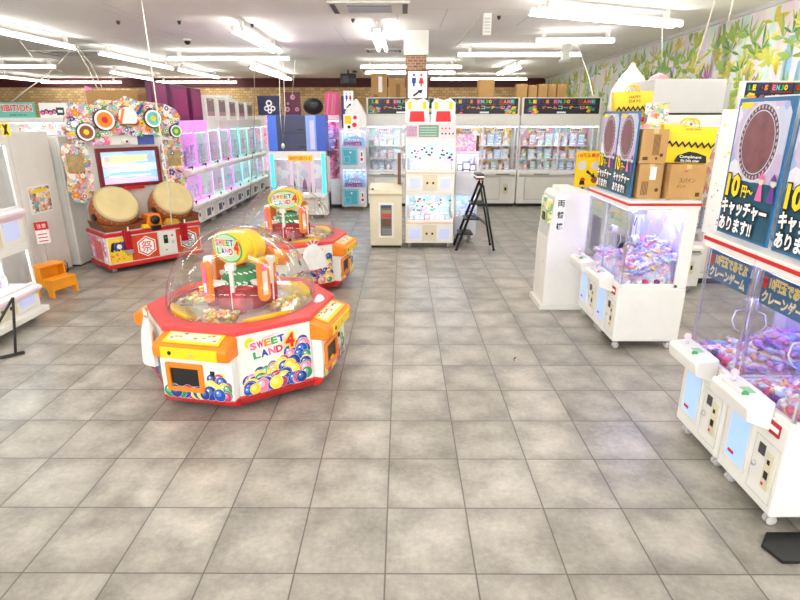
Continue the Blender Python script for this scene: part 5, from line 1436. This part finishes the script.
# ladder, seen from the side
t = thing('step_ladder', 'black folding step ladder with flat treads beside the central machines', 'step ladder', (1.36, 10.1, 0), 0)
def LX(f, a, b): return a + (b - a) * f
for y in (0, .42):
    MB().tube([(-.34, y - (.02 if y == 0 else -.02), 0.012), (.09, y, 1.22), (.1, y, 1.28)], .024, BLACK, 8).build('front_rail', t)
    MB().tube([(.36, y - (.02 if y == 0 else -.02), 0.012), (.11, y, 1.2)], .02, BLACK, 8).build('rear_leg', t)
    MB().tube([(-.12, y, .68), (.04, y, .60), (.24, y, .45)], .008, BLACK, 6).build('brace', t)
    for x in (-.34, .36): MB().lathe([(.025, 0), (.025, .03)], RUB, 10, Matrix.Translation((x, y - (.02 if y == 0 else -.02), 0))).build('rubber_foot', t)
for z in (.3, .58, .86):
    f = z / 1.22; x = -.34 + .43 * f
    MB().box(x - .06, x + .2, .0, .42, z - .015, z + .015, BLACK).build('tread', t, .005)
MB().tube([(.1, 0, 1.22), (.08, 0, 1.33), (.08, .42, 1.33), (.1, .42, 1.22)], .015, BLACK, 8).build('hand_rail', t)
o = MB().box(-.07, .07, -.01, .4, 0, .028, BLACK)
o.box(-.07, .07, -.012, -.01, .004, .012, INKR); k_ = o.build('top_tread', t, 0, 2, (.05, 0, 1.3))
MB().box(-.07, .07, -.005, .4, .0, .03, INKW).build('top_label', t, 0, 2, (.05, 0, 1.335))
MB().box(-.07, .07, -.006, .4, .0, .03, BLACK).build('top_pad', t, 0, 2, (.05, 0, 1.366))

# ------------------------------------------------------------------ cyan mini machines
CY = (-1.27, 14.8, 0)
CYF = mat('pale_lavender_steel', (226, 226, 242), .4)
CYM = cabinet('pale two-tier prize machine with turquoise fronts, left of the cream cabinet', CY, 0, .66, .6, [(.09, .62, 1.08), (1.14, 1.62, 2.05)], 2.1, frame=CYF, post=CYF, led=LEDC, lining=printmat('blue_lilac_print', [(150, 200, 245), (225, 190, 240), (250, 250, 255), (240, 150, 190), (170, 220, 245)], 14), style='plain', name='mini_prize_machine')
for q, zz in enumerate((.13, 1.18)):
    t = MB().box(-.22, .18, 0, .01, 0, .42, mat('turquoise_sheet', (80, 184, 208), .4)).build('turquoise_panel', CYM, 0, 2, (-.07, -.012, zz))
    g = frame_bm(MB(), -.2, .16, .02, .4, -.004, 0, .012, mat('cyan_outline', (150, 240, 250), .4)); frame_bm(g, -.17, -.02, .06, .22, -.004, 0, .01, mat('cyan_outline', (150, 240, 250), .4)); g.disc(.0, .32, .025, INKW, -.003); g.build('outline', t)
    o = MB().box(-.05, .05, 0, .008, 0, .3, INKW); o.box(-.03, .03, -.003, 0, .05, .12, INKR); o.box(-.02, .02, -.003, 0, .16, .26, mat('brown_ink', (150, 84, 60), .5)); o.build('small_notice', CYM, 0, 2, (.22, -.012, zz + .06))
    g = MB()
    cxp = [(-.28, 0), (.3, 0), (.32, .1), (.26, .2), (.1, .26), (-.12, .22), (-.24, .16)]
    g.prism(cxp, 0, .02, mat('sky_sign_card', (140, 195, 240), .4), 'y'); s = g.build('curly_sign', CYM, 0, 2, (0, -.045, zz + .48)); g = MB(); fit_text(g, 'Prize', .02, .16, .3, .08, -.004, INKW, .03, INKB, .04); fit_text(g, 'SWEETS', .0, .06, .46, .09, -.004, mat('violet_ink', (110, 60, 150), .5), .03, INKP, .04); g.build('lettering', s)
    fill(TR(CY, 0), .66, .6, (.622, 1.622)[q], 5, .16, [PM_PLUSH], 'small soft toy in the %s window of the pale two-tier machine with turquoise fronts' % ('lower', 'upper')[q], '%s window toys of the turquoise-front machine' % ('lower', 'upper')[q], 80 + q, ys=(.3,), kind='plush', name='soft_toy', cat='soft toy')
# white bag-like hood, toilet notice and yellow poster on it
a = at(344, 135, 14.7); b = at(366, 97, 14.7)
t = thing('white_hood', 'large crumpled white plastic sheet standing on the turquoise-front machine', 'plastic sheet', ((a.x + b.x) / 2, 15.0, 2.102))
w = (b.x - a.x) / 2
MB().prism([(-w, 0), (w, 0), (w * 1.0, .3), (w * .55, .55), (w * .1, .72), (-w * .4, .62), (-w * .9, .4)], -.15, .15, BAGW, 'y').build('sheet', t, .03, 2)
p = at(347, 101, 14.6)
t = thing('toilet_notice', 'small white toilet notice left of the big cardboard boxes', 'sign', (p.x + .02, 14.8, 2.78), 0)
g = MB().box(-.12, .12, 0, .02, -.22, .22, INKW); g.build('panel', t); g = MB(); toilet_art(g, .12, .22, -.004); g.build('pictogram', t)
MB().tube([(0, .01, -.22), (0, .03, -.67)], .012, INKW).build('stick', t)
p = at(351, 126, 14.7)
t = thing('yellow_card', 'small yellow and white card with red dots on the turquoise-front machine', 'card', (p.x, 14.78, 2.102))
MB().box(-.2, .2, 0, .02, -.06, .34, INKW).build('sheet', t); g = MB().box(-.17, .0, -.003, 0, .1, .3, INKY); g.disc(.1, .26, .05, INKR, -.003); g.disc(.08, .08, .06, INKR, -.003); g.disc(-.06, .03, .04, INKK, -.003); g.build('print', t)

# ------------------------------------------------------------------ plush machine and cabinet under the blue crate
PL = (-2.62, 15.2, 0)
cabinet('white plush toy machine behind the blue crate', PL, 0, 1.95, .9, [(.09, .75, 2.3)], 2.42, lining=PRINT5, led=LEDP, doors=3, style='plain', post=mat('pinkish_white_post', (240, 226, 238), .4), casters=False, hm=mat('pink_rail', (246, 206, 226), .4), name='plush_machine')
fill(TR(PL, 0), 1.95, .9, .752, 4, .6, [PM_PLUSH, mat('pink_plush', (244, 150, 180), .9)], 'pink soft toy in the lower heap of the plush machine behind the blue crate', 'lower soft toys of the plush machine', 90, ys=(.35,), kind='plush', name='soft_toy', cat='soft toy')
tag(MB().box(-.92, .92, .35, .8, 0, .02, OFFW).build('display_shelf', None, 0, 2, (PL[0], PL[1], 1.5)), 'white shelf inside the plush machine', 'shelf')
fill(TR(PL, 0), 1.95, .9, 1.522, 4, .6, [mat('pink_plush', (244, 150, 180), .9), PM_PLUSH], 'large soft toy on the shelf of the plush machine behind the blue crate', 'upper soft toys of the plush machine', 91, ys=(.55,), kind='plush', name='soft_toy', cat='soft toy')

K1 = (-2.5, 13.5, 0)
K1M = cabinet('white crane machine with cyan glowing posts under the blue crate', K1, 0, 1.36, .8, [(.09, .6, 1.45)], 1.6, lining=printmat('grey_pink_print', [(235, 232, 240), (240, 205, 220), (250, 250, 252), (205, 205, 225), (225, 215, 235)], 6), doors=2, style='door', led=mat('soft_white_led_glow', (255, 255, 255), .5, emit=9, noise=0), name='crane_machine', cat='crane game')
for q, x in enumerate((-.6, .62, -.15, .36)):
    o = MB().box(-.04, .04, -.03, .0, 0, .95, mat('cyan_light_post', (70, 200, 225), .4, emit=.9, ergb=(60, 200, 230), noise=0) if q < 2 else mat('pinkish_white_post', (240, 226, 238), .4)).build('light_post', K1M, 0, 2, (x, -.002, .6))
t = thing('price_sign', 'small yellow sign with red lettering below the blue crate', 'sign', (K1[0] + .08, K1[1] - .06, 1.38))
MB().box(-.29, .29, 0, .02, 0, .13, INKY).build('plate', t); g = MB(); fit_text(g, '100円で2回プレイ', 0, .065, .5, .08, -.003, INKR, .02); g.build('lettering', t)
for q, x in enumerate((-.18, .1, .3)):
    o = MB().lathe([(.07, 0), (.05, .2), (.01, .34)], BLACK if q != 1 else mat('plum_figure', (140, 60, 110), .5), 12).build('prize_cone', None, 0, 2, (K1[0] + x, K1[1] + .3, .603)); tag(o, ['left black', 'plum coloured', 'right black'][q] + ' pointed prize in the crane machine under the blue crate', 'prize')
a = at(267, 115, 13.5); b = at(326, 150, 13.5)
t = thing('blue_crate', 'large bright blue case with dark navy front standing over the crane machine', 'case', ((a.x + b.x) / 2, 13.5, 1.602))
w = (b.x - a.x) / 2; h = a.z - 1.602
MB().box(-w, w, .02, .6, 0, h, BLUE).build('case_body', t, .01)
MB().box(-w, -w * .7, -.01, .02, .01, h - .01, mat('bright_blue_sheet', (66, 120, 235), .3)).build('side_strip', t); MB().box(w * .68, w, -.01, .02, .01, h - .01, BLUE).build('side_strip', t)
g = MB().box(-w * .7, w * .32, 0, .02, .01, h - .01, mat('navy_front', (48, 54, 96), .35)); g.box(-w * .7, w * .32, -.004, 0, h * .5, h * .5 + .012, BLACK); g.box(w * .05, w * .28, -.004, 0, h * .1, h * .14, BLACK); g.box(w * .02, w * .25, -.004, 0, h * .58, h * .62, BLACK); g.build('navy_drawers', t)
g = MB().box(w * .32, w * .68, -.004, .02, .01, h - .01, mat('pale_blue_sheet', (130, 165, 235), .3)); g.box(w * .46, w * .62, -.006, -.004, .05, h - .12, mat('lilac_paper', (205, 205, 245), .4)); g.build('pale_window', t)

# boards on the plush machine
def board(label, x0, y0, x1, y1, Y, m, art=None, name='display_board', zb=None, depth=.03, cat='poster'):
    a = at(x0, y0, Y); b = at(x1, y1, Y); zb = b.z if zb is None else zb
    t = thing(name, label, cat, ((a.x + b.x) / 2, Y, zb)); w = abs(b.x - a.x) / 2; h = a.z - zb
    MB().box(-w, w, 0, depth, 0, h, m).build('board', t, .006)
    if art: g = MB(); art(g, w, h); g.build('print', t)
    return t


def a_blue(g, w, h):
    for x, z, r in ((0, .62, .2), (-.15, .35, .16), (.2, .35, .16), (.02, .2, .14)): g.disc(x * w * 1.6, z * h, r * w * 1.4, INKW, -.003 - x * .001); g.disc(x * w * 1.6, z * h, r * w * .7, NAVY, -.005)
def a_mar(g, w, h):
    for x, z, r in ((.1, .78, .3), (-.6, .25, .3), (.55, .25, .24), (-.5, .5, .14)): g.disc(x * w, z * h, r * w, mat('dusty_rose_ink', (196, 140, 160), .5), -.003); g.disc(x * w, z * h, r * w * .4, MAGENTA, -.004)
def a_pink(g, w, h):
    for k in range(5): g.prism([(-w * .8 + k * w * .3, h * .05), (-w * .6 + k * w * .3, h * .05), (-w * .3 + k * w * .3, h * .95), (-w * .5 + k * w * .28, h * .9)], -.003 - .0005 * k, 0, [INKP, mat('rose_sheet', (214, 84, 120), .5), mat('dusty_rose_ink', (196, 140, 160), .5)][k % 3], 'y')
board('navy blue board with white flower-like marks above the blue crate', 257, 96, 281, 113, 15.3, NAVY, a_blue, zb=2.422)
board('dark maroon board with pink circles above the blue crate', 283, 92, 301, 113, 15.3, mat('maroon_sheet', (88, 20, 50), .45), a_mar, zb=2.422)
board('bright pink board to the right of the round black object', 324, 92, 340, 113, 15.3, mat('rose_sheet', (214, 84, 120), .5), a_pink, zb=2.422)
board('purple board partly behind the small toilet notice', 341, 96, 350, 113, 15.05, PURPLE, None, zb=2.102)
a = at(312, 105, 15.3)
t = thing('round_black_case', 'round black helmet-like object between the maroon and pink boards', 'case', (a.x, 15.5, 2.422))
g = MB().sphere((0, 0, .22), .26, BLACK, 20, 12, (1.05, .7, .82)); g.build('shell', t); g = MB().sphere((.04, -.1, .28), .13, mat('smoked_visor', (70, 76, 76), .15), 14, 8, (1.1, .7, .5)); g.build('visor', t)

# ------------------------------------------------------------------ left row of machines facing the aisle
XR = -4.5; pitch = .85
LILAC = mat('orchid_glow_header', (236, 150, 240), .4, emit=.35, noise=0)
names = ['nearest purple-lit', 'second purple-lit', 'first pastel', 'second pastel', 'third pastel', 'fourth pastel', 'fifth pastel', 'farthest pastel']
for k in range(8):
    Yc = 12.0 + pitch * k + .03; loc = (XR, Yc, 0); pur = k < 2
    lin = printmat('row_lining_%d' % (k % 4), [[(250, 250, 252), (214, 200, 235), (235, 240, 245), (200, 215, 225), (250, 235, 250)], [(250, 250, 252), (205, 235, 225), (190, 225, 215), (235, 245, 240)], [(250, 235, 240), (250, 170, 200), (250, 250, 250), (220, 190, 230)], [(240, 248, 250), (190, 225, 240), (250, 200, 215), (225, 240, 235)]][0 if pur else 1 + k % 3], 10)
    cabinet('%s tall claw machine in the left row along the aisle' % names[k], loc, 90, pitch - .03, .7, [(.12, .6, 1.2), (1.28, 1.34, 2.1)] if not pur else [(.12, .62, 1.24), (1.3, 1.34, 2.08)], 2.3, lining=lin, doors=1,
            style='claw' if True else 'plain', led=[LEDP, LEDP, LEDG, LEDP, LEDC, LEDG, LEDC, LEDG][k], post=[LILAC, LILAC, mat('mint_glow_post', (180, 245, 225), .4, emit=.3, noise=0), mat('pink_glow_post', (246, 130, 220), .4, emit=.4, noise=0), mat('aqua_glow_post', (140, 220, 235), .4, emit=.3, noise=0), mat('mint_glow_post', (180, 245, 225), .4, emit=.3, noise=0), mat('pale_blue_post', (190, 215, 240), .4), mat('mint_glow_post', (180, 245, 225), .4, emit=.3, noise=0)][k], hm=LILAC if pur else OFFW, name='claw_machine', cat='claw machine')
    T = TR(loc, 90)
    fill(T, pitch, .8, .622 if pur else .602, 4, .26, [PM_COOL, PM_BOX], 'prize in the lower window of the %s claw machine of the left row' % names[k], 'lower window prizes, %s left-row machine' % names[k], 100 + k, ys=(.4,), wd=.16)
    fill(T, pitch, .8, 1.342, 4, .42, [PM_COOL, PM_PLUSH], 'prize in the upper window of the %s claw machine of the left row' % names[k], 'upper window prizes, %s left-row machine' % names[k], 120 + k, ys=(.4,), wd=.17)


def framed(label, Y0, Y1, z1, X, m_frame, m_in, fr=.05, name='framed_poster', art=False):
    t = thing(name, label, 'poster', (X, (Y0 + Y1) / 2, 2.302), 90); w = (Y1 - Y0) / 2; h = z1 - 2.302
    MB().box(-w, w, 0, .1, 0, h, m_frame).build('frame', t, .012)
    MB().box(-w + fr, w - fr, -.006, 0, fr + .03, h - fr, m_in).build('picture', t)
    if art:
        g = MB().box(-w + fr + .02, w - fr - .02, -.010, -.006, h * .2, h * .35, mat('dusty_rose_ink', (196, 140, 160), .5)); g.box(-w * .3, w * .3, -.010, -.006, h * .8, h * .84, GREY); g.build('print', t)
    return t


MGF = mat('deep_magenta_frame', (96, 16, 72), .4)
framed('magenta framed panel above the drum machine, nearest of the three', 10.75, 11.45, 3.0, XR - .1, MGF, MAGENTA)
framed('magenta framed panel on the nearest purple-lit machine, middle of the three', 11.62, 12.55, 3.0, XR - .1, MGF, MAGENTA, .08)
framed('magenta framed panel on the second purple-lit machine, farthest of the three', 12.75, 13.4, 2.98, XR - .1, MGF, MAGENTA)
carton('plain cardboard sheet box between the magenta panels', XR - .5, XR - .3, 12.5, 12.8, 2.302, 2.9)
tb = MB().box(-.35, .35, -.35, .35, 0, 2.3, OFFW).build('support_cabinet', None, 0, 2, (XR - .46, 11.13, 0)); tag(tb, 'plain white cabinet at the near end of the left row behind the drum machine', 'cabinet')
for k in range(5):
    yc = 13.85 + .88 * k
    framed('white framed phone-shaped poster on the left row, %s of five from the near end' % ['first', 'second', 'third', 'fourth', 'fifth'][k], yc - .33, yc + .3, 2.86 - .02 * k, XR - .05, WHITE, mat('grey_poster_print', (150, 130, 132), .5, noise=.4, nscale=16), .07, art=True)
p = at(222, 97, 17)
o = MB().box(-.35, .35, 0, .3, 0, .62, printmat('pale_dot_print', [(250, 250, 245), (230, 235, 240), (215, 225, 220), (250, 240, 235)], 14)).build('pale_box', None, .01, 2, (-4.95, 15.6, 2.302)); tag(o, 'pale dotted box behind the white framed posters', 'box')

FR = (-4.4, 19.25, 0)
cabinet('white prize machine facing the camera at the far end of the left aisle', FR, 0, 1.6, .8, [(.09, .6, 1.2), (1.26, 1.34, 2.1)], 2.4, lining=PRINT1, doors=3, style='plain', led=LEDP, name='prize_machine')
fill(TR(FR, 0), 1.6, .8, 1.342, 8, .4, [PM_COOL, PM_PLUSH], 'prize in the upper window at the far end of the left aisle', 'upper prizes at the aisle end', 180, ys=(.4,), wd=.17)
fill(TR(FR, 0), 1.6, .8, .602, 8, .3, [PM_COOL, PM_PLUSH], 'prize in the lower window at the far end of the left aisle', 'lower prizes at the aisle end', 181, ys=(.4,), wd=.17)
# ------------------------------------------------------------------ far left group
FL = (-7.3, 12.05, 0)
cabinet('wide white prize shelf machine at the far left behind the grey cabinet', FL, 0, 2.5, .8, [(.09, .6, 1.1), (1.15, 1.25, 1.7), (1.72, 1.78, 2.28)], 2.36, lining=PRINT4, doors=2, name='shelf_machine', led=LEDW)
for q, zz in enumerate((1.252, 1.782)):
    fill(TR(FL, 0), 2.5, .8, zz, 12, .2, [PM_BOX, mat('navy_box', (40, 60, 120), .4)], 'small prize box on the %s shelf of the far left shelf machine' % ('middle', 'top')[q], '%s shelf boxes, far left machine' % ('middle', 'top')[q], 140 + q, ys=(.3,), wd=.12)
a = at(0, 102, 12); b = at(33, 117, 12)
t = thing('teal_banner', 'teal banner with red and white lettering at the far left', 'sign', ((a.x + b.x) / 2 - .2, 12.1, 2.362))
w = (b.x - a.x) / 2 + .2; MB().box(-w, w, 0, .03, 0, .3, mat('mint_banner', (110, 196, 180), .5)).build('panel', t); g = MB(); fit_text(g, 'EXHIBITION', 0, .19, w * 1.8, .13, -.003, INKR, .03, INKW, .05); fit_text(g, 'prize corner', w * .3, .05, w * .7, .05, -.003, INKK); g.build('lettering', t)
a = at(35, 103, 12); b = at(66, 117, 12)
t = thing('photo_banner', 'white banner with dark portrait-like blots beside the teal banner', 'sign', ((a.x + b.x) / 2, 12.1, 2.362))
w = (b.x - a.x) / 2; MB().box(-w, w, 0, .03, 0, .29, INKW).build('panel', t); g = MB()
for k in range(4): g.disc(-w * .8 + k * w * .28, .1 + .02 * (k % 2), .05, INKK, -.002); g.disc(-w * .8 + k * w * .28, .09 + .02 * (k % 2), .034, INKP, -.004)
g.box(w * .2, w * .75, -.004, 0, .05, .2, mat('dark_green_ink', (30, 70, 62), .5)); g.box(w * .3, w * .65, -.006, -.004, .1, .15, INKW); g.build('print', t)
rnd = random.Random(31)
protos = []
for k in range(14):
    x = -7.5 + .1 * k
    if k < 4: o = plush_proto(randmat('far_toy_%d' % k, [[(220, 60, 60), (240, 200, 190)], [(60, 60, 70), (210, 210, 220)], [(90, 180, 170), (240, 230, 120)], [(150, 100, 80), (240, 240, 240)]][k], .8), .16).build('soft_toy'); protos.append(o)
    else: o = rnd.choice(protos).copy(); COL.objects.link(o)
    o.location = (x, 12.35, 2.362); s = rnd.uniform(.8, 1.4); o.scale = (s, s, s); tag(o, 'small colourful toy in the line behind the white banner at the far left', 'soft toy', 'toys on top of the far left machine')
t = thing('blue_notice', 'white notice with a blue block standing on the grey cabinet at the far left', 'notice', (-5.98, 8.0, 2.172), 0)
MB().box(-.24, .22, 0, .02, 0, .34, INKW).build('sheet', t); MB().prism([(-.05, .05), (.2, .03), (.16, .27), (-.06, .27)], -.004, 0, INKB, 'y').build('blue_block', t)
t = thing('yellow_sticker', 'yellow and black sticker at the left edge above the grey cabinet', 'sticker', tuple(atz(8, 136, 2.172)), 0)
t.scale = (.7, .7, .7); g = MB().box(-.08, .05, 0, .01, 0, .2, INKY); g.prism([(-.06, .02), (-.02, .02), (.03, .18), (-.01, .18)], -.003, 0, INKK, 'y'); g.prism([(0, .02), (.03, .02), (-.03, .18), (-.06, .18)], -.005, -.003, INKK, 'y'); g.build('sheet', t)
o = MB().box(-.5, .5, -.3, .3, 0, .5, CARD).build('cardboard_box', None, .01, 2, (-5.6, 11.6, 2.362 - .0)); tag(o, 'cardboard box behind the top of the drum machine', 'box')
o = MB().box(-.5, .5, -.3, .3, 0, 2.36, OFFW).build('support_cabinet', None, .01, 2, (-5.6, 11.6, 0)); tag(o, 'white cabinet behind the drum machine carrying a cardboard box', 'cabinet')
o = MB().prism([(-.1, 0), (.1, 0), (.08, .55), (-.08, .6)], -.03, .03, PINK, 'y').build('pink_flag', None, 0, 2, (-6.25, 11.75, 2.362)); tag(o, 'small pink banner behind the drum machine marquee', 'banner')
o = MB().box(-.25, .1, -.2, .2, 0, 2.36, OFFW).build('support_cabinet', None, .01, 2, (-6.22, 11.8, 0)); tag(o, 'slim white cabinet carrying the small pink banner', 'cabinet')

# stacked machine at the left edge
LE = (-4.48, 5.85, 0)
LEM = cabinet('white and pink two-tier prize machine cut by the left edge', LE, 90, 1.2, .8, [(.175, .44, .9), (.95, 1.36, 2.1)], 2.25, frame=WHITE, lining=printmat('white_grey_print', [(245, 245, 248), (225, 228, 235), (250, 250, 250), (235, 230, 240)], 8), doors=1, style='face', ledge=.06, accent=mat('pale_pink_trim', (250, 226, 238), .4), led=LEDW, name='mini_crane_machine', cat='crane game')
MB().box(-.6, .6, -.1, .78, .1, .17, WHITE).build('base_plate', LEM, .008)
for q, zz in enumerate((.442, 1.362)):
    fill(TR(LE, 90), 1.2, .8, zz, 6, .16, [PM_COOL], 'pale prize in the %s window of the two-tier machine at the left edge' % ('lower', 'upper')[q], '%s window prizes of the left edge machine' % ('lower', 'upper')[q], 150 + q, ys=(.35,), wd=.12)

# ------------------------------------------------------------------ right side, behind the crane machines
R1 = (3.75, 7.5, 0)
cabinet('large white machine with a plain box top behind the wide crane machine', R1, 0, .9, .85, [(.09, .7, 2.3)], 2.4, lining=PRINT5, led=LEDP, doors=2, style='door', name='prize_machine', post=mat('pinkish_white_post', (240, 226, 238), .4))
fill(TR(R1, 0), .9, .85, .702, 2, .5, [mat('pink_plush', (244, 150, 180), .9), PM_PLUSH], 'pink soft toy in the white machine behind the yellow bag', 'soft toys in the white machine behind the yellow bag', 160, ys=(.4,), kind='plush', name='soft_toy', cat='soft toy')
tag(MB().box(-.4, .4, .3, .75, 0, .02, OFFW).build('display_shelf', None, 0, 2, (R1[0], R1[1], 1.55)), 'white shelf in the machine behind the yellow bag', 'shelf')
fill(TR(R1, 0), .9, .85, 1.572, 2, .55, [mat('pink_plush', (244, 150, 180), .9), PM_PLUSH], 'large pink toy on the shelf of the white machine behind the yellow bag', 'shelf toys in the white machine behind the yellow bag', 161, ys=(.5,), kind='plush', name='soft_toy', cat='soft toy')
t = thing('white_box_top', 'big plain light grey box standing above the yellow bag', 'box', (3.67, 7.5, 2.402))
MB().box(-.46, .46, .01, .8, .02, .43, GREY).build('box', t, .008); MB().box(-.47, .47, 0, .02, 0, .02, BLACK).build('edge_strip', t); MB().box(-.44, .44, .03, .78, 0, .02, OFFW).build('bottom_edge', t)
R2 = (4.75, 7.9, 0)
cabinet('white crane machine against the mural wall, behind the blue poster', R2, 0, 1.05, .9, [(.09, .8, 2.2)], 2.45, lining=PRINT3, doors=2, style='door', name='crane_machine', cat='crane game', casters=False)
enjoy_sign((5.02, 7.85, 2.47), 1.0, .36, 'black sign with rainbow letters at the right, in front of the mural', 0, .08)
o = MB().box(-.14, .14, 0, .3, 0, .34, mat('mid_grey_panel', (176, 178, 180), .5)).build('grey_box', None, .008, 2, (4.38, 8.1, 2.452)); tag(o, 'smaller grey box between the big grey box and the rainbow letter sign', 'box')  # the box's own even grey
fill(TR(R2, 0), 1.05, .9, .802, 6, .3, [PM_BOX], 'prize box in the crane machine against the mural wall', 'prizes in the mural-side crane machine', 170, ys=(.3,), wd=.14)
# machine and bags behind
R3 = (3.98, 9.0, 0)
cabinet('white prize machine behind the smaller yellow bag carrying white sacks', R3, 0, 1.1, .9, [(.09, .8, 2.2)], 2.4, lining=PRINT1, doors=2, style='door', name='prize_machine', led=LEDP)
fill(TR(R3, 0), 1.1, .9, .802, 7, .35, [PM_BOX, PM_PLUSH], 'prize in the machine that carries the white sacks', 'prizes in the machine with the white sacks', 171, ys=(.3,), wd=.14)


def sack(label, x, y, w, h, m, pk, Y=9.3):
    a = at(x, y, Y); t = thing('stuffed_sack', label, 'bag', (a.x, Y, 2.402), 0)
    rnd = random.Random(int(x)); rings = []
    for z, f in ((0, .8), (.2, 1), (.5, .92), (.75, .6), (.92, .25 if pk else .45), (1, .12 if pk else .1)):
        rings.append([(w / 2 * f * (1 + rnd.uniform(-.12, .12)) * math.cos(2 * PI * i / 16), .25 * f * math.sin(2 * PI * i / 16), z * h) for i in range(16)])
    MB().loft(rings, m, True, True).build('sack_body', t)
    if pk: MB().lathe([(.05, 0), (.035, .03), (.03, .05)], m, 10, Matrix.Translation((0, 0, h - .02))).build('tied_neck', t)
    return t


sack('white plastic sack with a tied peak above the smaller yellow bag', 630, 90, .62, .74, BAGW, True)
sack('faded pink sack beside the peaked white one', 658, 88, .6, .62, mat('dusty_pink_film', (226, 150, 158), .4), False)
sack('low white sack right of the pink one', 679, 88, .62, .5, mat('ivory_film', (236, 232, 216), .4), False, 9.45)

# small black hook on the floor
o = MB().tube([(0, 0, .005), (0, .0, .03), (.02, 0, .04)], .006, BLACK, 6).build('floor_hook', None, 0, 2, tuple(atz(514, 361, .0))); tag(o, 'tiny black hook sticking up from a floor tile', 'hook')

# ------------------------------------------------------------------ light and look
w = bpy.data.worlds.new('world'); scene.world = w; w.use_nodes = True
nt = w.node_tree; bg = nt.nodes['Background']
bg.inputs[0].default_value = (1.0, .985, .96, 1); bg.inputs[1].default_value = 3.4
scene.view_settings.view_transform = 'Standard'; scene.view_settings.look = 'None'; scene.view_settings.gamma = 1
scene.view_settings.exposure = 0.36; scene.view_settings.use_curve_mapping = False
scene.cycles.transparent_max_bounces = 40; scene.cycles.max_bounces = 10; scene.cycles.diffuse_bounces = 6; scene.cycles.glossy_bounces = 3
scene.cycles.sample_clamp_indirect = 25; scene.cycles.caustics_reflective = False; scene.cycles.caustics_refractive = False
